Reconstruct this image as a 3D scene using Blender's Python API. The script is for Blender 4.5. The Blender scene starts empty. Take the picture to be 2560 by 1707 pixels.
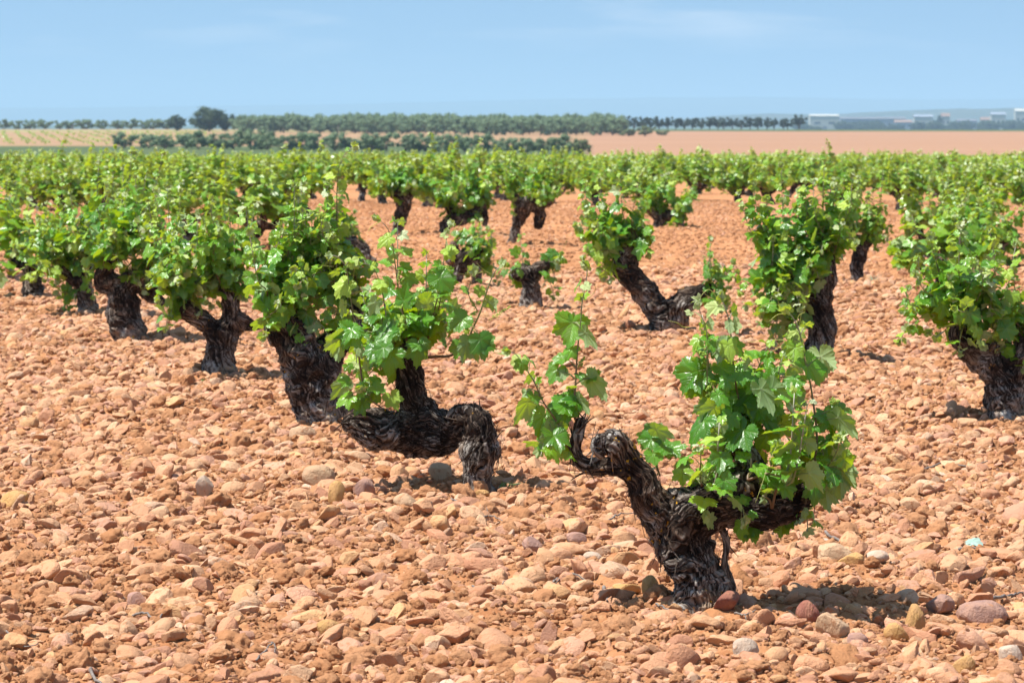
import bpy, math, random
import numpy as np
from mathutils import Vector, Matrix

# ------------------------------------------------------------------ camera, world, sun
S = bpy.context.scene
COL = S.collection
CAMH = 1.3                     # camera height (m)
FPX = 8600.0                   # focal length in pixels of the 2560 px wide photograph
HORIZ, CY, CX = 300.0, 853.5, 1280.0
TH = math.atan((CY - HORIZ) / FPX)
cam_d = bpy.data.cameras.new('camera')
cam = bpy.data.objects.new('camera', cam_d)
COL.objects.link(cam)
cam.location = (0, 0, CAMH)
cam.rotation_euler = (math.pi / 2 - TH, 0, 0)
cam_d.sensor_width = 36.0
cam_d.lens = FPX / 2560.0 * 36.0
cam_d.clip_start = 0.1
cam_d.clip_end = 60000
cam_d.dof.use_dof = True
cam_d.dof.focus_distance = 10.2
cam_d.dof.aperture_fstop = 15.0
S.camera = cam

SUN_EL, SUN_AZ = math.radians(65), math.atan2(-0.92, -0.26)   # direction towards the sun: high on the left, a little on the viewer's side
sdir = Vector((math.cos(SUN_EL) * math.sin(SUN_AZ), math.cos(SUN_EL) * math.cos(SUN_AZ), math.sin(SUN_EL)))
sun_d = bpy.data.lights.new('sun', 'SUN')
sun_d.energy = 5.0
sun_d.angle = math.radians(0.5)
sun_d.color = (1.0, 0.955, 0.88)
sun = bpy.data.objects.new('sun', sun_d)
COL.objects.link(sun)
sun.rotation_euler = sdir.to_track_quat('Z', 'Y').to_euler()
sun.location = (-5, -5, 20)

W = bpy.data.worlds.new("World")
S.world = W
W.use_nodes = True
nt = W.node_tree
nt.nodes.clear()
def wn(t, **k):
    n = nt.nodes.new(t)
    for a, b in k.items(): setattr(n, a, b)
    return n
sky = wn('ShaderNodeTexSky', sky_type='NISHITA')
sky.sun_disc = False
sky.sun_elevation = SUN_EL
sky.sun_rotation = SUN_AZ
sky.air_density = 1.0
sky.dust_density = 0.0
sky.ozone_density = 1.5
sky.altitude = 700
bg = wn('ShaderNodeBackground')
bg.inputs[1].default_value = 0.098
out = wn('ShaderNodeOutputWorld')
tc = wn('ShaderNodeTexCoord')
hs = wn('ShaderNodeHueSaturation')
hs.inputs['Hue'].default_value = 0.5
hs.inputs['Saturation'].default_value = 1.10
hs.inputs['Value'].default_value = 1.0
mp = wn('ShaderNodeMapping')
mp.inputs['Scale'].default_value = (10, 10, 75)
no = wn('ShaderNodeTexNoise')
no.inputs['Scale'].default_value = 1.0
no.inputs['Detail'].default_value = 5
no.inputs['Roughness'].default_value = 0.55
cr = wn('ShaderNodeMapRange')
cr.inputs['From Min'].default_value = 0.50
cr.inputs['From Max'].default_value = 0.80
sx = wn('ShaderNodeSeparateXYZ')
el = wn('ShaderNodeMapRange')          # cloud cover grows with height above the horizon
el.inputs['From Min'].default_value = 0.012
el.inputs['From Max'].default_value = 0.034
mu = wn('ShaderNodeMath', operation='MULTIPLY')
mx = wn('ShaderNodeMixRGB')
mx.inputs[2].default_value = (5.6, 5.9, 6.3, 1)
L = nt.links.new
# the low sky is looked up higher in the dome: a clear deep-blue summer day has little whitening above the haze
va = wn('ShaderNodeVectorMath', operation='ADD'); va.inputs[1].default_value = (0, 0, 0.30)
vn = wn('ShaderNodeVectorMath', operation='NORMALIZE')
L(tc.outputs['Generated'], va.inputs[0]); L(va.outputs[0], vn.inputs[0]); L(vn.outputs[0], sky.inputs[0])
L(tc.outputs['Generated'], mp.inputs[0]); L(mp.outputs[0], no.inputs['Vector'])
L(no.outputs[0], cr.inputs[0]); L(tc.outputs['Generated'], sx.inputs[0])
L(sx.outputs[2], el.inputs[0]); L(cr.outputs[0], mu.inputs[0]); L(el.outputs[0], mu.inputs[1])
tn = wn('ShaderNodeMixRGB', blend_type='MULTIPLY'); tn.inputs[0].default_value = 1; tn.inputs[2].default_value = (1.29, 1.26, 1.07, 1)
L(sky.outputs[0], tn.inputs[1]); L(tn.outputs[0], hs.inputs['Color']); L(hs.outputs[0], mx.inputs[1]); L(mu.outputs[0], mx.inputs[0])
L(mx.outputs[0], bg.inputs[0]); L(bg.outputs[0], out.inputs[0])

S.view_settings.view_transform = 'Standard'
S.view_settings.look = 'None'
S.view_settings.exposure = 0.84
S.view_settings.gamma = 1.0
S.render.engine = 'CYCLES'
S.cycles.max_bounces = 8
S.cycles.transmission_bounces = 4
S.cycles.diffuse_bounces = 2
S.cycles.glossy_bounces = 2
S.cycles.transparent_max_bounces = 6
S.cycles.volume_bounces = 1

# ------------------------------------------------------------------ helpers
rng = np.random.default_rng(7)
random.seed(7)

def at(x, y, Y):
    """world point seen at photo pixel (x, y) at distance Y along the ground"""
    c, s = math.cos(TH), math.sin(TH)
    rx, ry, rz = (x - CX), c * FPX + s * (CY - y), -s * FPX + c * (CY - y)
    return np.array([rx * Y / ry, Y, CAMH + rz * Y / ry])

def ground_Y(y):
    return FPX * CAMH / (y - HORIZ)

def _h(ix, iy, iz, seed):
    with np.errstate(over='ignore'):
        n = (ix.astype(np.uint32) * np.uint32(374761393) + iy.astype(np.uint32) * np.uint32(668265263)
             + iz.astype(np.uint32) * np.uint32(2246822519) + np.uint32((seed * 3266489917) & 0xffffffff))
        n = (n ^ (n >> np.uint32(13))) * np.uint32(1274126177)
        n = n ^ (n >> np.uint32(16))
    return n.astype(np.float64) / 4294967295.0

def vnoise(p, seed=0):
    p = np.asarray(p, float)
    i = np.floor(p).astype(np.int64)
    f = p - i
    f = f * f * (3 - 2 * f)
    r = 0
    for dx in (0, 1):
        wx = f[:, 0] if dx else 1 - f[:, 0]
        for dy in (0, 1):
            wy = f[:, 1] if dy else 1 - f[:, 1]
            for dz in (0, 1):
                wz = f[:, 2] if dz else 1 - f[:, 2]
                r = r + wx * wy * wz * _h(i[:, 0] + dx, i[:, 1] + dy, i[:, 2] + dz, seed)
    return r

def fbm(p, octv=4, seed=0, gain=0.5):
    r, a, t = 0, 1.0, 0
    p = np.asarray(p, float)
    for k in range(octv):
        r = r + a * (vnoise(p * 2 ** k, seed + k) - 0.5)
        t += a
        a *= gain
    return r / t * 2       # about -1..1

def unit(v):
    v = np.asarray(v, float)
    return v / (np.linalg.norm(v, axis=-1, keepdims=True) + 1e-12)

def mesh_from(name, V, F, attrs=None, smooth=True, mat=None):
    """V (n,3); F (m,3) or (m,4) int arrays, or a list of both kinds"""
    me = bpy.data.meshes.new(name)
    Fs = F if isinstance(F, list) else [F]
    Fs = [f for f in Fs if len(f)]
    V = np.asarray(V, np.float32)
    me.vertices.add(len(V))
    me.vertices.foreach_set('co', V.ravel())
    nl = sum(f.size for f in Fs)
    npol = sum(len(f) for f in Fs)
    me.loops.add(nl)
    me.polygons.add(npol)
    me.loops.foreach_set('vertex_index', np.concatenate([f.ravel() for f in Fs]).astype(np.int32))
    tot = np.concatenate([np.full(len(f), f.shape[1]) for f in Fs]).astype(np.int32)
    st = np.concatenate([[0], np.cumsum(tot)[:-1]]).astype(np.int32)
    me.polygons.foreach_set('loop_start', st)
    me.polygons.foreach_set('loop_total', tot)
    me.polygons.foreach_set('use_smooth', np.full(npol, smooth))
    for k, a in (attrs or {}).items():
        a = np.asarray(a, np.float32)
        if a.ndim == 1:
            me.attributes.new(k, 'FLOAT', 'POINT').data.foreach_set('value', a)
        else:
            me.attributes.new(k, 'FLOAT_VECTOR', 'POINT').data.foreach_set('vector', a.ravel())
    me.update(calc_edges=True)
    me.validate()
    if mat: me.materials.append(mat)
    return me

def link(name, me, parent=None, loc=(0, 0, 0), **props):
    o = bpy.data.objects.new(name, me)
    COL.objects.link(o)
    o.location = tuple(float(c) for c in loc)
    if parent: o.parent = parent
    for k, v in props.items(): o[k] = v
    return o

class MB:
    """collects triangles with per-vertex attributes"""
    def __init__(s, names=()):
        s.V, s.F, s.A, s.n, s.names = [], [], {k: [] for k in names}, 0, names
    def add(s, V, F, **attrs):
        V = np.asarray(V, float)
        s.V.append(V); s.F.append(np.asarray(F, np.int64) + s.n)
        for k in s.names:
            a = attrs.get(k, 0.0)
            s.A[k].append(np.full(len(V), a) if np.isscalar(a) else np.asarray(a, float))
        s.n += len(V)
    def tube(s, P, R, n=6, cap=True, **attrs):
        V, F, t = tube(P, R, n, cap)
        for k, a in list(attrs.items()):
            if isinstance(a, tuple): attrs[k] = a[0] + (a[1] - a[0]) * t
        s.add(V, F, **attrs)
    def mesh(s, name, mat, smooth=True):
        if not s.V: return None
        return mesh_from(name, np.concatenate(s.V), np.concatenate(s.F), {k: np.concatenate(v) for k, v in s.A.items()}, smooth, mat)

def tube(P, R, n=6, cap=True):
    P = np.asarray(P, float)
    m = len(P)
    R = np.full(m, R) if np.isscalar(R) else np.asarray(R, float)
    T = np.gradient(P, axis=0)
    T = unit(T)
    ref = np.array([0.31, 0.22, 0.93]) if abs(T[0] @ np.array([0.31, 0.22, 0.93])) < 0.9 else np.array([1.0, 0, 0])
    X = np.zeros_like(P)
    x = ref - T[0] * (ref @ T[0])
    for i in range(m):
        x = x - T[i] * (x @ T[i])
        x = x / (np.linalg.norm(x) + 1e-9)
        X[i] = x
    Yv = np.cross(T, X)
    a = np.arange(n) * 2 * math.pi / n
    V = P[:, None] + R[:, None, None] * (np.cos(a)[None, :, None] * X[:, None] + np.sin(a)[None, :, None] * Yv[:, None])
    V = V.reshape(-1, 3)
    t = np.repeat(np.linspace(0, 1, m), n)
    i, j = np.meshgrid(np.arange(m - 1), np.arange(n), indexing='ij')
    j2 = (j + 1) % n
    a0, a1, b0, b1 = i * n + j, i * n + j2, (i + 1) * n + j, (i + 1) * n + j2
    F = np.concatenate([np.stack([a0, a1, b1], -1).reshape(-1, 3), np.stack([a0, b1, b0], -1).reshape(-1, 3)])
    if cap:
        V = np.concatenate([V, P[:1], P[-1:]])
        t = np.concatenate([t, [0, 1]])
        c0, c1 = m * n, m * n + 1
        k = np.arange(n); k2 = (k + 1) % n
        F = np.concatenate([F, np.stack([k2, k, np.full(n, c0)], -1), np.stack([(m - 1) * n + k, (m - 1) * n + k2, np.full(n, c1)], -1)])
    return V, F, t

def spline(P, n):
    """Catmull-Rom through the control points (any number of columns), n samples"""
    P = np.asarray(P, float)
    if len(P) == 2:
        t = np.linspace(0, 1, n)[:, None]
        return P[0] * (1 - t) + P[1] * t
    Q = np.concatenate([[2 * P[0] - P[1]], P, [2 * P[-1] - P[-2]]])
    u = np.linspace(0, len(P) - 1 - 1e-6, n)
    i = u.astype(int); f = (u - i)[:, None]
    a, b, c, d = Q[i], Q[i + 1], Q[i + 2], Q[i + 3]
    return 0.5 * (2 * b + (c - a) * f + (2 * a - 5 * b + 4 * c - d) * f ** 2 + (3 * b - a - 3 * c + d) * f ** 3)

# ------------------------------------------------------------------ materials
def new_mat(name):
    m = bpy.data.materials.new(name)
    m.use_nodes = True
    m.node_tree.nodes.clear()
    return m

class NG:
    def __init__(s, m): s.t = m.node_tree; s.n = s.t.nodes; s.l = s.t.links
    def __call__(s, typ, ins=None, **k):
        n = s.n.new(typ)
        for a, b in k.items(): setattr(n, a, b)
        for key, v in (ins or {}).items():
            sock = n.inputs[key]
            if isinstance(v, bpy.types.NodeSocket): s.l.new(v, sock)
            else: sock.default_value = v
        return n
    def attr(s, name): return s('ShaderNodeAttribute', attribute_name=name)
    def ramp(s, fac, stops, interp='LINEAR'):
        n = s('ShaderNodeValToRGB', {0: fac})
        cr = n.color_ramp
        cr.interpolation = interp
        while len(cr.elements) < len(stops): cr.elements.new(0.5)
        for e, (p, c) in zip(cr.elements, stops):
            e.position = p
            e.color = (*c, 1) if len(c) == 3 else c
        return n.outputs[0]
    def noise(s, vec, scale, detail=4, rough=0.55, dist=0.0):
        return s('ShaderNodeTexNoise', {'Vector': vec, 'Scale': scale, 'Detail': detail, 'Roughness': rough, 'Distortion': dist}).outputs[0]
    def math(s, op, a, b=0.0, clamp=False):
        n = s('ShaderNodeMath', {0: a, 1: b}, operation=op); n.use_clamp = clamp
        return n.outputs[0]
    def maprange(s, v, a, b, c=0.0, d=1.0, smooth=False):
        n = s('ShaderNodeMapRange', {0: v, 1: a, 2: b, 3: c, 4: d})
        if smooth: n.interpolation_type = 'SMOOTHSTEP'
        return n.outputs[0]
    def mix(s, f, a, b, mode='MIX'):
        return s('ShaderNodeMixRGB', {0: f, 1: a, 2: b}, blend_type=mode).outputs[0]
    def bump(s, h, strength=0.5, dist=0.01, normal=None):
        n = s('ShaderNodeBump', {'Height': h, 'Strength': strength, 'Distance': dist})
        if normal: s.l.new(normal, n.inputs['Normal'])
        return n.outputs[0]
    def out(s, sh):
        o = s('ShaderNodeOutputMaterial'); s.l.new(sh, o.inputs[0])

def C(r, g, b): return (r, g, b, 1)

def leaf_material(name, old, mid, young, under, trans, rough=0.31, tw=0.30):
    m = new_mat(name); g = NG(m)
    age = g.attr('age').outputs['Fac']
    vein = g.attr('vein').outputs['Fac']
    sec = g.attr('sec').outputs['Fac']
    geo = g('ShaderNodeNewGeometry')
    tc = g('ShaderNodeTexCoord').outputs['Object']
    col = g.ramp(age, [(0.0, old), (0.45, mid), (0.8, young), (1.0, (0.52, 0.56, 0.38))])
    patch = g.noise(tc, 35, 3)
    col = g.mix(g.maprange(patch, 0.3, 0.7, 0.0, 0.35), col, g.mix(0.5, col, C(*[min(1, c * 1.7) for c in mid])))
    fr = g.math('FRACT', sec)
    line = g.math('ABSOLUTE', g.math('SUBTRACT', fr, 0.5))
    line = g.maprange(line, 0.0, 0.12, 1.0, 0.0)
    v = g.math('MAXIMUM', g.math('MULTIPLY', line, 0.55), vein)
    col = g.mix(g.math('MULTIPLY', v, 0.35), col, C(0.30, 0.42, 0.10))
    undc = g.mix(g.math('MULTIPLY', v, 0.5), g.mix(g.math('MULTIPLY', age, 0.5), C(*under), C(0.42, 0.47, 0.25)), C(0.46, 0.52, 0.34))
    base = g.mix(geo.outputs['Backfacing'], col, undc)
    h = g.math('ADD', g.math('MULTIPLY', v, -1.0), g.math('MULTIPLY', g.noise(tc, 140, 2), 0.7))
    bmp = g.bump(h, 0.55, 0.0022)
    rg = g.mix(geo.outputs['Backfacing'], C(rough, rough, rough), C(0.75, 0.75, 0.75))
    rg = g.mix(g.maprange(age, 0.6, 1.0), rg, C(0.8, 0.8, 0.8))
    p = g('ShaderNodeBsdfPrincipled', {'Base Color': base, 'Roughness': rg, 'Normal': bmp, 'Specular IOR Level': 0.6})
    tcol = g.mix(g.math('MULTIPLY', v, 0.5), g.mix(age, C(*trans), C(trans[0] * 1.35, trans[1] * 1.2, trans[2] * 2)), C(trans[0] * .4, trans[1] * .5, trans[2]))
    t = g('ShaderNodeBsdfTranslucent', {'Color': tcol, 'Normal': bmp})
    s = g('ShaderNodeMixShader', {0: tw, 1: p.outputs[0], 2: t.outputs[0]})
    g.out(s.outputs[0])
    return m

M_LEAF = leaf_material('vine_leaf', (0.018, 0.115, 0.006), (0.095, 0.29, 0.012), (0.38, 0.50, 0.05), (0.20, 0.33, 0.13), (0.48, 0.68, 0.004))
M_FARLEAF = leaf_material('vine_leaf_soft', (0.040, 0.160, 0.006), (0.110, 0.285, 0.010), (0.38, 0.47, 0.05), (0.24, 0.36, 0.10), (0.46, 0.62, 0.004), rough=0.33, tw=0.34)

def stem_material():
    m = new_mat('green_shoot'); g = NG(m)
    t = g.attr('tip').outputs['Fac']
    tc = g('ShaderNodeTexCoord').outputs['Object']
    col = g.ramp(t, [(0, (0.11, 0.065, 0.03)), (0.35, (0.13, 0.10, 0.04)), (0.6, (0.17, 0.24, 0.06)), (0.85, (0.30, 0.32, 0.2)), (1, (0.52, 0.52, 0.42))])
    col = g.mix(g.noise(tc, 60, 2), col, g.mix(0.5, col, C(0.16, 0.07, 0.05)))
    p = g('ShaderNodeBsdfPrincipled', {'Base Color': col, 'Roughness': 0.5})
    g.out(p.outputs[0])
    return m
M_STEM = stem_material()

def simple_mat(name, a, b, scale=20, rough=0.8, bump=0.0, bscale=80, bdist=0.01, coord='Object'):
    m = new_mat(name); g = NG(m)
    tc = g('ShaderNodeTexCoord').outputs[coord]
    col = g.mix(g.maprange(g.noise(tc, scale, 4), 0.3, 0.7), C(*a), C(*b))
    ins = {'Base Color': col, 'Roughness': rough}
    if bump: ins['Normal'] = g.bump(g.noise(tc, bscale, 5), bump, bdist)
    p = g('ShaderNodeBsdfPrincipled', ins)
    g.out(p.outputs[0])
    return m
M_TENDRIL = simple_mat('tendril_green', (0.36, 0.46, 0.06), (0.45, 0.42, 0.12), 30, 0.5)
M_FLOWER = simple_mat('flower_bud_green', (0.16, 0.30, 0.02), (0.34, 0.44, 0.06), 90, 0.5)
M_TWIG = simple_mat('dead_twig_grey', (0.24, 0.20, 0.17), (0.10, 0.08, 0.07), 60, 0.9, 0.5, 150, 0.003)
M_GRASS = simple_mat('green_blade', (0.06, 0.20, 0.03), (0.12, 0.26, 0.06), 20, 0.5)
M_DRY = simple_mat('dry_straw', (0.55, 0.42, 0.22), (0.38, 0.28, 0.14), 20, 0.8)
M_PALELEAF = simple_mat('pale_dried_leaf', (0.22, 0.34, 0.28), (0.30, 0.40, 0.34), 30, 0.6)

def bark_material():
    m = new_mat('vine_bark'); g = NG(m)
    bc = g.attr('bark').outputs['Vector']          # coordinates running along the fibres
    hgt = g.attr('ridge').outputs['Fac']           # modelled relief, 0 in the cracks .. 1 on the strands
    tc = g('ShaderNodeTexCoord').outputs['Object']
    fib = g.noise(bc, 1.0, 6, 0.65, 0.6)
    fib2 = g.noise(bc, 2.6, 4, 0.6, 0.3)
    big = g.noise(tc, 9, 3)
    hz = g('ShaderNodeSeparateXYZ', {0: tc}).outputs[2]
    grey = g.math('ADD', g.maprange(hz, 0.28, 0.06, 0.0, 0.13), g.maprange(g.noise(tc, 6, 3), 0.35, 0.65, -0.15, 0.07))
    k = g.math('ADD', g.math('MULTIPLY', fib, 0.75), g.math('MULTIPLY', hgt, 0.45))
    k = g.math('ADD', g.math('ADD', k, grey), -0.025)
    col = g.ramp(k, [(0.36, (0.006, 0.004, 0.003)), (0.52, (0.028, 0.019, 0.014)), (0.62, (0.10, 0.080, 0.066)), (0.73, (0.26, 0.235, 0.21)), (0.9, (0.46, 0.44, 0.41))])
    warm = g.ramp(k, [(0.36, (0.008, 0.004, 0.003)), (0.54, (0.045, 0.027, 0.018)), (0.68, (0.15, 0.10, 0.068)), (0.9, (0.34, 0.245, 0.17))])
    col = g.mix(g.maprange(big, 0.42, 0.62), col, warm)
    lich = g.math('MULTIPLY', g.maprange(g.noise(tc, 55, 2), 0.66, 0.69), g.maprange(g.noise(tc, 7, 1), 0.54, 0.60))
    col = g.mix(lich, col, C(0.50, 0.25, 0.015))
    hh = g.math('ADD', fib, g.math('MULTIPLY', fib2, 0.5))
    nb = g.bump(hh, 1.0, 0.006)
    nb = g.bump(g.noise(tc, 260, 3), 0.5, 0.0015, nb)
    p = g('ShaderNodeBsdfPrincipled', {'Base Color': col, 'Roughness': 0.92, 'Normal': nb, 'Specular IOR Level': 0.2})
    g.out(p.outputs[0])
    return m
M_BARK = bark_material()

STONE_RAMP = [(0.0, (0.52, 0.30, 0.165)), (0.10, (0.47, 0.25, 0.14)), (0.22, (0.55, 0.36, 0.215)), (0.34, (0.50, 0.275, 0.165)), (0.45, (0.58, 0.41, 0.26)),
              (0.55, (0.44, 0.205, 0.12)), (0.64, (0.54, 0.33, 0.175)), (0.72, (0.52, 0.30, 0.225)), (0.82, (0.40, 0.225, 0.18)), (0.86, (0.56, 0.36, 0.16)),
              (0.91, (0.33, 0.15, 0.10)), (0.955, (0.56, 0.44, 0.33)), (0.99, (0.66, 0.57, 0.48))]
STONE_RAMP = [(p, tuple(0.65 * c * k + 0.35 * m for c, k, m in zip(col, (1.04, .925, .84), (.57, .305, .168)))) for p, col in STONE_RAMP]
SOIL_A, SOIL_B, SOIL_C = (0.36, 0.155, 0.068), (0.48, 0.23, 0.108), (0.26, 0.10, 0.042)

def stone_material(name, fixed=None, soil=0.5, rough_stone=False):
    m = new_mat(name); g = NG(m)
    tc = g('ShaderNodeTexCoord').outputs['Object']
    rnd = g('ShaderNodeObjectInfo').outputs['Random']
    shift = g('ShaderNodeVectorMath', {0: tc, 1: g('ShaderNodeCombineXYZ', {0: g.math('MULTIPLY', rnd, 40.0), 1: g.math('MULTIPLY', rnd, 91.0)}).outputs[0]}, operation='ADD').outputs[0]
    if fixed: col = g.mix(g.noise(shift, 3.0, 3), C(*fixed), C(*[c * 0.75 for c in fixed]))
    else: col = g.ramp(rnd, STONE_RAMP, 'CONSTANT')
    rnd2 = g.math('FRACT', g.math('MULTIPLY', rnd, 57.31))
    val = g.maprange(rnd2, 0, 1, 0.86, 1.16)
    col = g.mix(1.0, col, g('ShaderNodeCombineXYZ', {0: val, 1: val, 2: val}).outputs[0], 'MULTIPLY')
    n1 = g.noise(shift, 2.2, 4, 0.6)
    col = g.mix(g.maprange(n1, 0.35, 0.7, 0.0, 0.6), col, g.mix(0.6, col, C(0.57, 0.31, 0.175)))
    sp = g.noise(shift, 14, 3, 0.7)
    col = g.mix(g.maprange(sp, 0.58, 0.72, 0, 0.5), col, C(0.22, 0.10, 0.06))
    n2 = g.noise(shift, 3.1, 5, 0.65)
    col = g.mix(g.maprange(n2, 0.60 - 0.12 * soil, 0.70 - 0.12 * soil, 0, 0.9), col, g.mix(n1, C(*SOIL_A), C(*SOIL_B)))
    b = g.bump(g.math('ADD', g.noise(shift, 9, 6, 0.65), g.math('MULTIPLY', g.maprange(n2, 0.5, 0.65), 0.4)), 0.5, 0.03)
    p = g('ShaderNodeBsdfPrincipled', {'Base Color': col, 'Roughness': 0.72, 'Normal': b, 'Specular IOR Level': 0.3})
    g.out(p.outputs[0])
    return m
M_STONE = stone_material('sandstone_cobble')
M_REDSTONE = stone_material('dark_red_stone', (0.30, 0.105, 0.075), 0.0)
M_WHITESTONE = stone_material('white_quartz_stone', (0.60, 0.47, 0.36), 0.1)
M_OCHRE = stone_material('ochre_stone', (0.56, 0.32, 0.11), 0.0)
M_PURPLE = stone_material('purplish_stone', (0.40, 0.235, 0.19), 0.2)
M_CREAM = stone_material('cream_stone', (0.58, 0.385, 0.23), 0.3)

def clod_material():
    m = new_mat('soil_clod'); g = NG(m)
    tc = g('ShaderNodeTexCoord').outputs['Object']
    rnd = g('ShaderNodeObjectInfo').outputs['Random']
    col = g.mix(g.noise(tc, 3, 4), C(*SOIL_A), C(0.52, 0.255, 0.12))
    col = g.mix(g.math('MULTIPLY', rnd, 0.7), col, C(0.50, 0.26, 0.135))
    p = g('ShaderNodeBsdfPrincipled', {'Base Color': col, 'Roughness': 0.95, 'Normal': g.bump(g.noise(tc, 9, 6, 0.7), 0.6, 0.03), 'Specular IOR Level': 0.1})
    g.out(p.outputs[0])
    return m
M_CLOD = clod_material()

# ------------------------------------------------------------------ terrain
TERR = np.array([(-400, 0), (0, 0), (45, 0), (430, -3.1), (700, -2.4), (950, -1.35), (1300, -4), (2600, -9), (9000, -14), (40000, -14)], float)
def macro(X, Y):
    return np.interp(Y, TERR[:, 0], TERR[:, 1])
ROWD = unit(np.array([-0.67, 2.68]))
ROWN = np.array([ROWD[1], -ROWD[0]])
A0 = np.array([0.497, 9.09])
BASES = []
def gheight(X, Y):
    X = np.asarray(X, float); Y = np.asarray(Y, float)
    z = macro(X, Y)
    near = np.clip((75 - Y) / 30, 0, 1)
    p = np.stack([X, Y, np.zeros_like(X)], -1)
    d = ((X - A0[0]) * ROWN[0] + (Y - A0[1]) * ROWN[1])
    mound = 0.030 * np.cos(2 * math.pi * d / 3.0)
    u = 0.055 * fbm(p * 0.9, 3, 11)
    cl = 0.048 * np.maximum(0, fbm(p * 7, 4, 21)) + 0.012 * fbm(p * 26, 3, 31)
    for (bx, by, hh, sg) in BASES:      # earth heaped round the old trunks
        u = u + hh * np.exp(-((X - bx) ** 2 + (Y - by) ** 2) / (2 * sg * sg))
    return z + near * (mound - 0.03 + u + cl) + (1 - near) * np.clip(Y / 400, 0, 1) * 0.15 * fbm(p * 0.01, 3, 41)

for (x_, y_) in ((1744, 1530), (1191, 1238), (560, 945), (326, 852), (196, 790), (2525, 1045), (2044, 893), (1667, 836), (830, 1064), (1325, 765)):
    q_ = at(x_, y_, ground_Y(y_))      # level the ground to each old vine's foot, a little earth heaped round it
    BASES.append((q_[0], q_[1], float(q_[2] - gheight(np.array([q_[0]]), np.array([q_[1]]))[0]) + .010, .42))
def build_ground():
    Yr = [-60, -25, -8, 0, 3, 5, 6.0]
    y = 6.0
    while y < 55: y *= 1.0026; Yr.append(y)
    while y < 24000: y *= 1.022; Yr.append(y)
    Yr = np.array(Yr)
    t = np.concatenate([-np.geomspace(12, 1.35, 22)[:-1], np.linspace(-1.3, 1.3, 470), np.geomspace(1.35, 12, 22)[1:]])
    Wd = 0.15 * np.maximum(Yr, 6)
    X = t[None] * Wd[:, None]
    Y = np.repeat(Yr[:, None], len(t), 1)
    Z = gheight(X.ravel(), Y.ravel())
    V = np.stack([X.ravel(), Y.ravel(), Z], -1)
    nr, nc = X.shape
    i, j = np.meshgrid(np.arange(nr - 1), np.arange(nc - 1), indexing='ij')
    a = (i * nc + j).ravel()
    F = np.stack([a, a + 1, a + nc + 1, a + nc], -1)
    m = new_mat('red_soil'); g = NG(m)
    P = g('ShaderNodeTexCoord').outputs['Object']
    sp = g('ShaderNodeSeparateXYZ', {0: P})
    x_, y_ = sp.outputs[0], sp.outputs[1]
    c1 = g.mix(g.maprange(g.noise(P, 9, 5, 0.6), 0.35, 0.65), C(*SOIL_A), C(*SOIL_B))
    c1 = g.mix(g.maprange(g.noise(P, 45, 4, 0.6), 0.5, 0.7, 0, 0.7), c1, C(0.50, 0.30, 0.155))
    c1 = g.mix(g.maprange(g.noise(P, 1.1, 3), 0.45, 0.7, 0, 0.35), c1, C(*SOIL_C))
    # beyond the vineyard: other fields, told apart by where they lie
    tan = g.mix(g.noise(g('ShaderNodeMapping', {0: P, 3: (0.008, 0.05, 1)}).outputs[0], 1.0, 4), C(0.27, 0.145, 0.085), C(0.35, 0.205, 0.125))
    green = g.mix(g.noise(P, 0.05, 4), C(0.045, 0.08, 0.03), C(0.10, 0.12, 0.05))
    drygreen = g.mix(g.noise(P, 0.08, 4), C(0.24, 0.22, 0.10), C(0.32, 0.24, 0.12))
    wob = g.math('MULTIPLY', g.math('SUBTRACT', g.noise(P, 0.03, 2), 0.5), 20)
    yy = g.math('ADD', y_, wob)
    def band(a, b, soft=8): return g.math('MULTIPLY', g.maprange(yy, a - soft, a + soft), g.maprange(yy, b - soft, b + soft, 1, 0))
    # angle from the camera axis marks the field edge that runs away from the viewer
    edge = g.math('DIVIDE', x_, g.math('MAXIMUM', y_, 1.0))
    leftside = g.maprange(edge, 0.020, 0.024, 1, 0)
    far = g.maprange(y_, 190, 260)
    fc = tan
    fc = g.mix(g.math('MULTIPLY', leftside, band(195, 545, 12)), fc, green)
    fc = g.mix(g.math('MULTIPLY', leftside, band(120, 200, 12)), fc, drygreen)
    fc = g.mix(g.math('MULTIPLY', leftside, band(860, 940)), fc, drygreen)
    fc = g.mix(g.math('MULTIPLY', g.math('MULTIPLY', leftside, band(545, 870)), g.maprange(g.noise(P, 0.04, 4), 0.3, 0.6, 0.0, 0.45)), fc, drygreen)
    fc = g.mix(g.math('MULTIPLY', g.maprange(edge, 0.020, 0.03), band(880, 3000, 5)), fc, green)
    fc = g.mix(g.maprange(y_, 960, 1050), fc, green)
    col = g.mix(g.maprange(y_, 115, 150), c1, fc)
    b = g.bump(g.noise(P, 60, 8, 0.7), 0.9, 0.012)
    b = g.bump(g.noise(P, 14, 4, 0.6), 0.5, 0.03, b)
    p = g('ShaderNodeBsdfPrincipled', {'Base Color': col, 'Roughness': 0.95, 'Normal': b, 'Specular IOR Level': 0.1})
    g.out(p.outputs[0])
    me = mesh_from('ground', V, F, mat=m)
    link('ground', me, kind='structure', label='red soil vineyard ground running out to the far fields')
build_ground()

# ------------------------------------------------------------------ stones
def ico(sub):
    import bmesh
    bm = bmesh.new()
    bmesh.ops.create_icosphere(bm, subdivisions=sub, radius=1.0)
    V = np.array([v.co[:] for v in bm.verts]); F = np.array([[v.index for v in f.verts] for f in bm.faces])
    bm.free()
    return V, F
ICO4 = ico(4); ICO3 = ico(3); ICO1 = ico(1)

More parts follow.
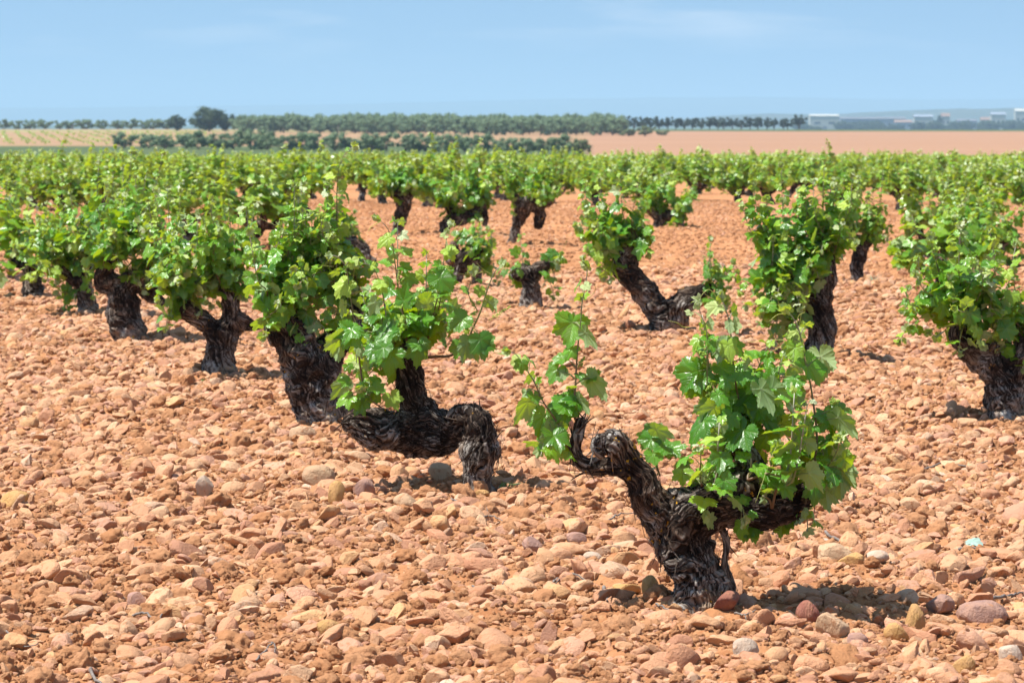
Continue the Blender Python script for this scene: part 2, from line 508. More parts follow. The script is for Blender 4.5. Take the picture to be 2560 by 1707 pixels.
def stone_mesh(i, mat, kind):
    r = np.random.default_rng(1000 + i)
    V, F = (ICO4 if kind != 'small' else ICO3)
    V = V.copy()
    D = unit(V)
    off = r.uniform(0, 50, 3)
    if kind == 'clod':
        V = D * (1 + 0.38 * fbm(D * 1.8 + off, 2, i) + 0.22 * fbm(D * 5 + off, 3, i + 5))[:, None]
        V *= r.uniform([.8, .7, .6], [1.2, 1.0, .85])
    else:
        V = D * (1 + 0.16 * fbm(D * 1.3 + off, 2, i))[:, None]
        ncut = r.integers(6, 13) if kind == 'angular' else r.integers(2, 5)
        for _ in range(ncut):                      # broken or worn flats, edges rounded
            n = unit(r.normal(size=3)); h = r.uniform(0.42, 0.82)
            d = V @ n
            over = np.maximum(0, d - h)
            V = V - n * (over * (0.93 if kind == 'angular' else 0.75))[:, None]
        V += D * (0.035 * fbm(D * 4 + off, 3, i + 9))[:, None]
        V *= r.uniform([1.0, .68, .42], [1.35, .95, .72])
    V /= np.abs(V).max()
    return mesh_from('stone_shape', V, F, mat=mat)

PROTO = bpy.data.collections.new('stone_shapes')     # never linked to the scene: only instanced from
protos = []
kinds = ['round'] * 12 + ['angular'] * 16 + ['clod'] * 8
for i, k in enumerate(kinds):
    me = stone_mesh(i, M_CLOD if k == 'clod' else M_STONE, k)
    o = bpy.data.objects.new('shape_%02d' % i, me)
    PROTO.objects.link(o)
    protos.append(me)
NROUND, NANG, NCL = 12, 16, 8

def scatter_points():
    r = np.random.default_rng(5)
    out = []
    def layer(dens, y0, y1, s0, s1, pclod, power=1.0, sink=0.25):
        area = 0.17 * (y1 * y1 - y0 * y0) + 2.2 * (y1 - y0)
        n = int(dens * area)
        Y = np.sqrt(r.uniform(y0 * y0, y1 * y1, n))
        X = r.uniform(-1, 1, n) * (0.17 * Y + 1.1)
        s = s0 + (s1 - s0) * r.uniform(0, 1, n) ** power
        soily = fbm(np.stack([X, Y, 0 * X], -1) * 0.8, 2, 77) > 0.12      # patches with fewer stones, more crumbs
        isclod = r.uniform(size=n) < np.where(soily, min(1, pclod * 1.8), pclod)
        idx = np.where(isclod, r.integers(NROUND + NANG, NROUND + NANG + NCL, n), np.where(r.uniform(size=n) < .25, r.integers(0, NROUND, n), r.integers(NROUND, NROUND + NANG, n)))
        Z = gheight(X, Y) + s * (0.5 - sink * 2) * 0.5
        tilt = 0.42
        rot = np.stack([r.normal(0, tilt, n), r.normal(0, tilt, n), r.uniform(0, 6.28, n)], -1)
        scl = s[:, None] * r.uniform(0.85, 1.15, (n, 3))
        out.append((np.stack([X, Y, Z], -1), rot, scl, idx, s))
    layer(175, 7.2, 30, 0.022, 0.058, 0.13, 1.9, 0.08)
    layer(640, 7.0, 26, 0.012, 0.027, 0.22, 1.1, 0.08)
    layer(950, 7.0, 16, 0.007, 0.014, 0.40, 1.0, 0.15)
    layer(380, 16, 28, 0.008, 0.017, 0.45, 1.0, 0.15)
    layer(170, 26, 62, 0.014, 0.034, 0.45, 1.5)
    layer(1600, 7.0, 12, 0.004, 0.008, 0.6, 1.0, 0.1)
    return [np.concatenate([o[k] for o in out]) for k in range(5)]
PTS, ROT, SCL, IDX, SIZ = scatter_points()

# hand-placed stones of the photograph: (x, y of the foot, width px, height px, material, shape, label)
NOTABLE = [
 (1818, 1545, 74, 50, M_REDSTONE, 2, 'dark red rounded stone against the foot of the front twisted vine'),
 (2022, 1560, 64, 58, M_REDSTONE, 3, 'reddish brown wedge stone at the edge of the front vine shadow'),
 (2284, 1566, 56, 88, M_OCHRE, 5, 'tall upright orange stone standing on end past the shadow'),
 (2242, 1600, 66, 52, M_OCHRE, 3, 'brown egg-shaped stone leaning below the upright orange stone'),
 (2522, 1660, 62, 52, M_WHITESTONE, 1, 'smooth white oval cobble resting against a tan stone'),
 (2455, 1526, 130, 66, M_PURPLE, 0, 'long dusty reddish boulder, largest stone beside the shadow patch'),
 (2350, 1518, 72, 50, M_PURPLE, 13, 'angular brown stone between the upright stone and the long boulder'),
 (2086, 1420, 88, 50, M_CREAM, 4, 'smooth cream oval cobble below the grey forked twig'),
 (2130, 1436, 74, 38, M_OCHRE, 15, 'flat yellowish slab touching the cream oval cobble'),
 (2190, 1428, 62, 30, M_WHITESTONE, 6, 'whitish purple flat pebble beside the yellowish slab'),
 (1626, 1516, 44, 56, M_OCHRE, 7, 'orange brown oval stone touching the left of the front trunk foot'),
 (1565, 1500, 76, 42, M_OCHRE, 16, 'wedge-shaped ochre stone on the shaded slope left of the trunk foot'),
 (1480, 1395, 50, 34, M_WHITESTONE, 8, 'round pale grey pebble between orange stones left of the front vine'),
 (1560, 1376, 84, 46, M_CREAM, 9, 'long smooth tan cobble left of the front vine trunk'),
 (1330, 1378, 50, 46, M_PURPLE, 17, 'dark purplish flat shard standing on its edge'),
 (1440, 1352, 56, 32, M_PURPLE, 10, 'low mauve flat stone behind the tan cobble'),
 (796, 1216, 84, 56, M_CREAM, 0, 'big pale rounded stone in front of the lying vine trunk'),
 (842, 1254, 42, 62, M_OCHRE, 11, 'orange slab propped against the big pale rounded stone'),
 (912, 1240, 56, 40, M_PURPLE, 18, 'pink faceted rock in front of the lying vine trunk'),
 (760, 1105, 78, 40, M_CREAM, 1, 'smooth grey tan cobble below the hollow thick vine trunk'),
 (1205, 1247, 40, 26, M_OCHRE, 2, 'small orange stone leaning on the foot of the lying vine'),
 (1100, 1215, 56, 46, M_CREAM, 12, 'faceted tan rock left of the lying vine foot'),
 (1020, 1262, 74, 38, M_CREAM, 3, 'rounded cream stone with rough crust before the lying vine'),
 (2060, 1345, 40, 18, M_WHITESTONE, 19, 'small flat white stone under the right end of the front vine'),
 (510, 1225, 46, 60, M_WHITESTONE, 20, 'chalky white upright rock on the open stony ground'),
 (340, 1450, 50, 44, M_PURPLE, 4, 'round mauve brown cobble on the open stony ground'),
 (36, 1240, 80, 44, M_OCHRE, 5, 'large smooth ochre stone at the edge of the open ground'),
 (1858, 1668, 76, 60, M_WHITESTONE, 6, 'pinkish white rounded stone, largest in front of the vine foot'),
 (820, 1560, 66, 44, M_OCHRE, 7, 'brown rectangular rounded stone among pale pebbles'),
 (2080, 1600, 90, 70, M_CREAM, 21, 'blocky cream stone with crusted top below the shadow patch'),
 (2140, 1625, 56, 44, M_PURPLE, 8, 'mauve rounded stone right of the blocky cream stone'),
 (2410, 1690, 60, 52, M_OCHRE, 9, 'plump yellow orange cobble near the white oval cobble'),
]
cxy = []
notable_objs = []
r_ = np.random.default_rng(3)
for (px, py, w, h, mat, sh, lab) in NOTABLE:
    Y = ground_Y(py)
    p = at(px, py, Y)
    sc = Y / FPX
    z = float(gheight(np.array([p[0]]), np.array([Y]))[0])
    o = link('stone', protos[sh].copy(), loc=(p[0], Y, z + h * sc * 0.34), label=lab, category='stone', group='large stones lying in the red soil')
    o.data.materials.clear(); o.data.materials.append(mat)
    bb = np.array(protos[sh].vertices[0].co)
    V = np.zeros(len(protos[sh].vertices) * 3); protos[sh].vertices.foreach_get('co', V); V = V.reshape(-1, 3)
    ext = V.max(0) - V.min(0)
    o.scale = (w * sc / ext[0], w * sc * 0.8 / ext[1], h * sc * 1.15 / ext[2])
    o.rotation_euler = (r_.normal(0, .08), r_.normal(0, .12), r_.normal(0, .3))
    cxy.append((p[0], Y, 0.5 * w * sc, 0.4 * w * sc))
keep = np.ones(len(PTS), bool)
for (x, y, a, b) in cxy:
    keep &= ~(((np.abs(PTS[:, 0] - x) < a + SIZ * .5) & (np.abs(PTS[:, 1] - y) < b + .03) & (SIZ > 0.009)))
PTS, ROT, SCL, IDX, SIZ = PTS[keep], ROT[keep], SCL[keep], IDX[keep], SIZ[keep]

# the stones that show largest are objects of their own
infr = (np.abs(PTS[:, 0]) < 0.149 * PTS[:, 1]) & (PTS[:, 1] > 7.9) & (IDX < NROUND + NANG)
app = np.where(infr, SCL.mean(1) / PTS[:, 1], 0)
order = np.argsort(-app)
NBIG = 300 - len(NOTABLE)
big = order[:NBIG]
COLW = 'large rounded tan to pink stone among the many lying in the red soil'
for k in big:
    o = bpy.data.objects.new('stone', protos[int(IDX[k])])
    COL.objects.link(o)
    o.location = PTS[k]; o.rotation_euler = ROT[k]; o.scale = SCL[k]
    o['label'] = COLW; o['category'] = 'stone'; o['group'] = 'large stones lying in the red soil'
rest = np.ones(len(PTS), bool); rest[big] = False

def scatter_object():
    P = PTS[rest]
    me = bpy.data.meshes.new('gravel')
    me.vertices.add(len(P)); me.vertices.foreach_set('co', P.astype(np.float32).ravel())
    me.attributes.new('rot', 'FLOAT_VECTOR', 'POINT').data.foreach_set('vector', ROT[rest].astype(np.float32).ravel())
    me.attributes.new('scl', 'FLOAT_VECTOR', 'POINT').data.foreach_set('vector', SCL[rest].astype(np.float32).ravel())
    me.attributes.new('idx', 'INT', 'POINT').data.foreach_set('value', IDX[rest].astype(np.int32))
    me.update()
    o = link('gravel', me, kind='stuff', label='small stones, pebbles and crumbs of red soil covering the ground')
    ng = bpy.data.node_groups.new('scatter_gravel', 'GeometryNodeTree')
    ng.interface.new_socket('Geometry', in_out='INPUT', socket_type='NodeSocketGeometry')
    ng.interface.new_socket('Geometry', in_out='OUTPUT', socket_type='NodeSocketGeometry')
    N = ng.nodes.new
    gi, go = N('NodeGroupInput'), N('NodeGroupOutput')
    ci = N('GeometryNodeCollectionInfo'); ci.inputs[0].default_value = PROTO; ci.inputs['Separate Children'].default_value = True; ci.inputs['Reset Children'].default_value = True
    ip = N('GeometryNodeInstanceOnPoints'); ip.inputs['Pick Instance'].default_value = True
    def na(name, t):
        n = N('GeometryNodeInputNamedAttribute'); n.data_type = t; n.inputs[0].default_value = name
        return n.outputs[0]
    er = N('FunctionNodeEulerToRotation')
    K = ng.links.new
    K(gi.outputs[0], ip.inputs['Points']); K(ci.outputs[0], ip.inputs['Instance'])
    K(na('idx', 'INT'), ip.inputs['Instance Index'])
    K(na('rot', 'FLOAT_VECTOR'), er.inputs[0]); K(er.outputs[0], ip.inputs['Rotation'])
    K(na('scl', 'FLOAT_VECTOR'), ip.inputs['Scale'])
    K(ip.outputs[0], go.inputs[0])
    md = o.modifiers.new('scatter', 'NODES'); md.node_group = ng
scatter_object()

# ------------------------------------------------------------------ vine leaves
_OUT = np.array([(0, 1.0), (10, .93), (20, .80), (28, .74), (38, .82), (50, .92), (60, .86), (70, .74), (79, .68), (90, .73), (103, .78), (116, .73), (132, .64), (150, .56), (164, .44), (174, .20), (180, .05)])
VEINS = np.array([0, 50, -50, 103, -103])

def leaf_proto(nA, nR, seed, teeth=0.055, nteeth=34):
    r = np.random.default_rng(seed)
    a = np.linspace(-180, 180, nA + 1)
    # snap sample angles to the main veins
    for v in VEINS: a[np.argmin(np.abs(a - v))] = v
    rad = np.interp(np.abs(a), _OUT[:, 0], _OUT[:, 1])
    lob = r.uniform(0.8, 1.45)
    rad = 0.78 + (rad - 0.78) * lob
    rad = np.where(np.abs(a) > 165, np.interp(np.abs(a), _OUT[:, 0], _OUT[:, 1]), rad)
    rad *= 1 + 0.06 * np.sin(np.radians(a) * 2 + r.uniform(0, 6)) 
    if teeth:
        ph = (np.arange(nA + 1) % 4) if nA > 90 else (np.arange(nA + 1) % 3)
        saw = np.array([0.0, 0.6, 1.0, 0.25])[ph] if nA > 90 else np.array([0.0, 1.0, 0.35])[ph]
        rad = rad * (1 + teeth * 2.0 * (saw - 0.45) * r.uniform(0.6, 1.3, nA + 1)) 
    rr = (np.linspace(0, 1, nR + 1)[1:]) ** 0.85
    V = [np.zeros((1, 3))]; vein = [np.ones(1)]; sec = [np.zeros(1)]
    an = np.radians(a)
    dang = np.min(np.abs(a[:, None] - VEINS[None]), 1)
    fold = r.uniform(0.0, 0.42); droop = r.uniform(0.05, 0.42); w1, w2 = r.uniform(0.05, 0.16), r.uniform(0, 6)
    near = VEINS[np.argmin(np.abs(a[:, None] - VEINS[None]), 1)]
    dl = np.radians(a - near)
    for q in rr:
        R = rad * q
        x, y = R * np.sin(an), R * np.cos(an)
        z = fold * np.abs(x) * 0.9 - droop * R ** 2 * 0.7 + w1 * np.sin(3 * an + w2) * R ** 1.5
        z += 0.12 * np.minimum(dang / 25, 1) * R * (1 - 0.3 * q)        # blade puffs up between the veins
        z += 0.05 * R * r.normal(0, 0.45, nA + 1) * (q > 0.8)
        V.append(np.stack([x, y, z], -1))
        vein.append(np.where(dang < 1e-6, 1.0, 0.0) * (1 - 0.4 * q))
        sec.append(np.abs((R * np.cos(dl) - 1.15 * np.abs(R * np.sin(dl))) / 0.13))
    V = np.concatenate(V); vein = np.concatenate(vein); sec = np.concatenate(sec)
    n = nA + 1
    F = []
    j = np.arange(nA)
    F.append(np.stack([np.zeros(nA, int), 1 + j + 1, 1 + j], -1))
    for k in range(nR - 1):
        o1, o2 = 1 + k * n, 1 + (k + 1) * n
        F.append(np.stack([o1 + j, o1 + j + 1, o2 + j + 1], -1)); F.append(np.stack([o1 + j, o2 + j + 1, o2 + j], -1))
    F = np.concatenate(F)
    # sanity: face normals up
    nrm = np.cross(V[F[:, 1]] - V[F[:, 0]], V[F[:, 2]] - V[F[:, 0]])
    flip = nrm[:, 2] < 0
    F[flip] = F[flip][:, ::-1]
    V[:, :2] *= 1.0
    return V, F, vein, sec

LEAF_HI = [leaf_proto(108, 6, 10 + i) for i in range(8)]
LEAF_MID = [leaf_proto(48, 3, 30 + i, 0.05) for i in range(8)]
LEAF_LO = [leaf_proto(15, 2, 50 + i, 0.0) for i in range(6)]
LEAF_XLO = [leaf_proto(8, 1, 70 + i, 0.0) for i in range(5)]
LODS = {'hi': LEAF_HI, 'mid': LEAF_MID, 'lo': LEAF_LO, 'xlo': LEAF_XLO}

LEAF_ATTR = ('age', 'vein', 'sec')
def add_leaf(mb, lod, p, d, n, size, age, r, wf=1.0):
    V, F, vein, sec = LODS[lod][r.integers(len(LODS[lod]))]
    d = unit(d); n = np.asarray(n, float); n = n - d * (n @ d)
    if np.linalg.norm(n) < 1e-3: n = np.cross(d, [1, 0.2, 0.1])
    n = unit(n)
    x = np.cross(d, n)
    B = np.stack([x * wf * r.uniform(0.82, 1.1), d, n * r.uniform(0.5, 1.4)])
    mb.add(np.asarray(p) + (V * size) @ B, F, age=float(np.clip(age, 0, 1)), vein=vein, sec=sec)

def tip_cluster(mbl, p, t, r, s=0.02, lod='mid'):
    """woolly pale bud leaves at the end of a shoot"""
    for k in range(5):
        d = unit(t + r.normal(0, 0.6, 3))
        add_leaf(mbl, lod, p + r.normal(0, 0.004, 3), d, r.normal(0, 1, 3), s * r.uniform(0.6, 1.3), 0.97, r)

def grow_shoot(P, mbs, mbl, r, lod='mid', leaf=0.06, step=0.036, skip=0.0, r0=0.0042, age0=0.05, dens=1.0, tipc=True, sides=6, dirbias=None, bare_tip=0.0, petiole=0.05):
    """P: (n,3) polyline of the shoot. Adds stem and alternate leaves on petioles."""
    P = spline(P, max(8, len(P) * 4))
    seg = np.linalg.norm(np.diff(P, axis=0), axis=1)
    s = np.concatenate([[0], np.cumsum(seg)]); Lt = s[-1]
    R = r0 * (1 - 0.68 * s / Lt)
    mbs.tube(P, R, sides, tip=(0.0, 1.0))
    st = step
    cur = skip * Lt + r.uniform(0, step)
    side = r.uniform(0, 6.28)
    while cur < Lt * (1 - bare_tip * 0.5):
        u = cur / Lt
        k = min(np.searchsorted(s, cur), len(P) - 1)
        p = P[k]; t = unit(P[k] - P[k - 1])
        e1 = unit(np.cross(t, [0.2, 0.9, 0.1])); e2 = np.cross(t, e1)
        side += math.pi + r.normal(0, 0.45)
        outd = math.cos(side) * e1 + math.sin(side) * e2
        if dirbias is not None: outd = unit(outd + dirbias)
        sz = leaf * (0.55 + 0.5 * min(1, u * 3.5)) * (1 - 0.72 * max(0, u - 0.35) / 0.65) * r.uniform(0.8, 1.15)
        if r.uniform() < dens:
            pd = unit(outd * 0.9 + t * 0.55 + np.array([0, 0, 0.25]))
            pl = petiole * (sz / leaf) * r.uniform(0.7, 1.2)
            q = p + pd * pl
            m_ = p + pd * pl * 0.5 + np.array([0, 0, 0.004])
            mbs.tube(np.array([p, m_, q]), [r0 * .38, r0 * .33, r0 * .3], max(3, sides - 2), cap=False, tip=0.5 + 0.4 * u)
            td = unit(outd * 0.75 + np.array([0, 0, -1.0]) * r.uniform(0.0, 1.0) * (1 - 0.5 * u) + r.normal(0, 0.25, 3))
            nn = unit(np.array([0, 0, 1.0]) * 0.7 + outd * 0.5 + np.array([-0.1, -0.25, 0]) + r.normal(0, 0.38, 3))
            add_leaf(mbl, lod, q, td, nn, sz, age0 + 0.7 * u ** 1.6 + r.normal(0, 0.22), r)
            if r.uniform() < 0.35 * dens:      # a small leaf of the side shoot
                td2 = unit(-outd * 0.5 + r.normal(0, 0.6, 3)); 
                add_leaf(mbl, lod, p + td2 * 0.012, td2, nn + r.normal(0, .5, 3), sz * 0.42, age0 + 0.45, r)
        cur += st * (1 - 0.45 * u) * r.uniform(0.8, 1.2)
    if tipc: tip_cluster(mbl, P[-1], unit(P[-1] - P[-3]), r, 0.020, lod)

def tendril(mb, P, r, r0=0.0011):
    P = np.asarray(P, float)
    mb.tube(spline(P, 14), np.linspace(r0, r0 * 0.45, 14), 4)

def flower_cluster(mb, p0, p1, r, rad=0.009, n=46):
    p0, p1 = np.asarray(p0, float), np.asarray(p1, float)
    ax = unit(p1 - p0)
    mb.tube(np.array([p0, p1]), [0.0012, 0.0007], 4)
    V, F = ICO1
    for k in range(n):
        t = r.uniform(0.22, 1)
        o = unit(np.cross(ax, r.normal(size=3))) * rad * (1.15 - t) * r.uniform(0.5, 1.1)
        mb.add(p0 + (p1 - p0) * t + o + V * r.uniform(0.0016, 0.0027), F)

# ------------------------------------------------------------------ vine trunks
def skeleton(branches):
    segs = []
    s0 = 0
    for b in branches:
        b = spline(b, max(6, len(b) * 4))
        l = 0
        for i in range(len(b) - 1):
            d = np.linalg.norm(b[i + 1, :3] - b[i, :3])
            segs.append((*b[i], *b[i + 1], s0 + l, s0 + l + d)); l += d
        s0 += 3.7
    return np.array(segs)

def trunk_mesh(name, branches, voxel=0.004, seed=0, amp=1.0, knobs=(), flakes=0, hollows=(), twist=7.0):
    """branches: list of arrays (x, y, z, r). One welded surface with bark strands following the wood."""
    r = np.random.default_rng(seed)
    mb = MB()
    for b in branches:
        q = spline(b, max(8, len(b) * 5))
        rad = q[:, 3] * (1 + 0.10 * fbm(np.stack([np.arange(len(q)) * 0.7, np.zeros(len(q)), np.zeros(len(q)) + seed], -1), 2, seed))
        mb.tube(q[:, :3], rad, 14)
        V, F = ICO3
        for e in (0, -1): mb.add(q[e, :3] + V * rad[e] * 0.98, F)
    for k in knobs:
        V, F = ICO3
        mb.add(np.array(k[:3]) + V * k[3], F)
    me = mb.mesh('tmp', None)
    ob = bpy.data.objects.new('tmp', me); COL.objects.link(ob)
    md = ob.modifiers.new('r', 'REMESH'); md.mode = 'VOXEL'; md.voxel_size = voxel
    sm = ob.modifiers.new('s', 'SMOOTH'); sm.factor = 0.5; sm.iterations = max(2, int(0.012 / voxel))
    dg = bpy.context.evaluated_depsgraph_get(); dg.update()
    ev = ob.evaluated_get(dg); m2 = bpy.data.meshes.new_from_object(ev)
    nv = len(m2.vertices)
    V = np.zeros(nv * 3); m2.vertices.foreach_get('co', V); V = V.reshape(-1, 3)
    N = np.zeros(nv * 3); m2.vertices.foreach_get('normal', N); N = N.reshape(-1, 3)
    nf = len(m2.polygons)
    Q = np.zeros(len(m2.loops), np.int32); m2.loops.foreach_get('vertex_index', Q); Q = Q.reshape(-1, 4) if len(Q) == nf * 4 else None
    bpy.data.objects.remove(ob); 
    sg = skeleton(branches)
    best = np.full(nv, 1e9); S_ = np.zeros(nv); RR = np.zeros(nv); AX = np.zeros((nv, 3)); RV = np.zeros((nv, 3))
    for g in sg:
        a, ra, b, rb, sa, sb = g[:3], g[3], g[4:7], g[7], g[8], g[9]
        ab = b - a; l2 = ab @ ab + 1e-12
        t = np.clip(((V - a) @ ab) / l2, 0, 1)
        c = a + t[:, None] * ab
        dv = V - c
        rr = ra + (rb - ra) * t
        d = np.linalg.norm(dv, axis=1) - rr
        m = d < best
        best[m] = d[m]; S_[m] = (sa + (sb - sa) * t)[m]; RR[m] = rr[m]; AX[m] = unit(ab); RV[m] = dv[m]
    ref = np.array([0.83, 0.52, 0.2])
    E1 = unit(np.cross(AX, ref)); E2 = np.cross(AX, E1)
    th = np.arctan2((RV * E2).sum(1), (RV * E1).sum(1))
    warp = fbm(V * 7 + seed, 3, seed + 3)
    warp2 = fbm(V * 16 + seed + 9, 2, seed + 4)
    th2 = th + twist * S_ + 1.1 * warp + 0.3 * warp2
    cs = np.stack([np.cos(th2) * RR, np.sin(th2) * RR], -1)
    # strands: dense across, long along
    q1 = np.concatenate([cs * 105, (S_ * 11 + 1.6 * warp)[:, None]], -1)
    q2 = np.concatenate([cs * 190, (S_ * 26)[:, None]], -1)
    rid1 = 1 - np.abs(fbm(q1, 2, seed + 11)) * 2.4
    rid2 = 1 - np.abs(fbm(q2, 2, seed + 13)) * 2.2
    lump = fbm(V * 13 + seed, 3, seed + 17)
    lump2 = fbm(V * 30 + seed, 2, seed + 18)
    sc = np.clip(RR / 0.05, 0.35, 1.3)
    crack = np.clip(rid1, 0, 1)
    brk = np.clip(0.45 + 1.3 * fbm(V * 8 + seed + 50, 2, seed + 23), 0.12, 1.2)
    rough_ = fbm(V * 70 + seed, 3, seed + 29)
    disp = amp * sc * (0.0042 * rough_ + brk * 0.0085 * (crack - 0.55) + 0.0036 * (np.clip(rid2, 0, 1) - 0.5) + 0.019 * lump + 0.009 * lump2)
    for h in hollows:              # dark holes where old arms were cut off: (x,y,z,r,depth)
        dd = np.linalg.norm(V - np.array(h[:3]), axis=1)
        disp -= h[4] * np.clip(1 - (dd / h[3]) ** 2, 0, 1)
    V2 = V + N * disp[:, None]
    ridge = np.clip(0.5 * crack + 0.5 * np.clip(rid2, 0, 1), 0, 1)
    bark = np.concatenate([cs * 120, (S_ * 16 + warp)[:, None]], -1)
    FV, FF, FB, FR = [], [], [], []
    n0 = nv
    tang = unit(AX + 0.35 * np.cross(AX, unit(RV)))
    for k in range(flakes):        # loose strips of peeling bark
        i = r.integers(nv)
        if best[i] > 0.02 or V[i, 2] < 0.015: continue
        Ln, wd = r.uniform(0.02, 0.075), r.uniform(0.0015, 0.005)
        tg = unit(tang[i] * (1 if r.uniform() < .5 else -1) + r.normal(0, 0.25, 3)); nn = N[i]; tg = unit(tg - nn * (tg @ nn))
        b = unit(np.cross(tg, nn)); m = 7
        u = np.linspace(0, 1, m)
        lift = 0.002 + r.uniform(-0.002, 0.007) * u ** 2
        side = r.uniform(-0.012, 0.012) * u ** 2
        c = V2[i] + tg * (u * Ln)[:, None] * 0.9 + nn * lift[:, None] + b * side[:, None] - nn * 0.002
        w = wd * (1 - 0.75 * u)
        X_ = np.concatenate([c - b * w[:, None], c + b * w[:, None], c + nn * 0.0012])
        f = []
        for j in range(m - 1):
            f += [(j, j + 1, 2 * m + j + 1, 2 * m + j), (2 * m + j, 2 * m + j + 1, m + j + 1, m + j), (j, m + j, m + j + 1, j + 1)]
        FV.append(X_); FF.append(np.array(f) + n0); n0 += len(X_)
        FB.append(np.repeat(bark[i:i + 1], len(X_), 0) + np.tile(u * 1.5, 3)[:, None] * np.array([[0, 0, 1.0]]))
        FR.append(np.full(len(X_), r.uniform(0.2, 0.7)))
    if Q is None: raise RuntimeError('remesh')
    if FV:
        V2 = np.concatenate([V2] + FV); Q = np.concatenate([Q] + FF); bark = np.concatenate([bark] + FB); ridge = np.concatenate([ridge] + FR)
    bpy.data.meshes.remove(m2); bpy.data.meshes.remove(me)
    return mesh_from(name, V2, Q.astype(np.int64), {'bark': bark, 'ridge': ridge}, True, M_BARK)

# zoomed-in reading frames of the photograph -> full photo pixels
def f1(x, y): return (1240 + x / 3.136, 650 + y / 3.136)
def f2(x, y): return (1680 + x / 2.24, 700 + y / 2.24)
def f4(x, y): return (780 + x / 3.015, 540 + y / 3.015)
def f5(x, y): return (640 + x / 2.903, 740 + y / 2.903)
def f6(x, y): return (1240 + x / 1.651, 650 + y / 1.651)
def r4(x, y): return (x / 3.092, 550 + y / 3.092)
def r7(x, y): return (1700 + x / 2.413, 450 + y / 2.413)
def q2(x, y): return (850 + x / 2.735, 200 + y / 2.735)

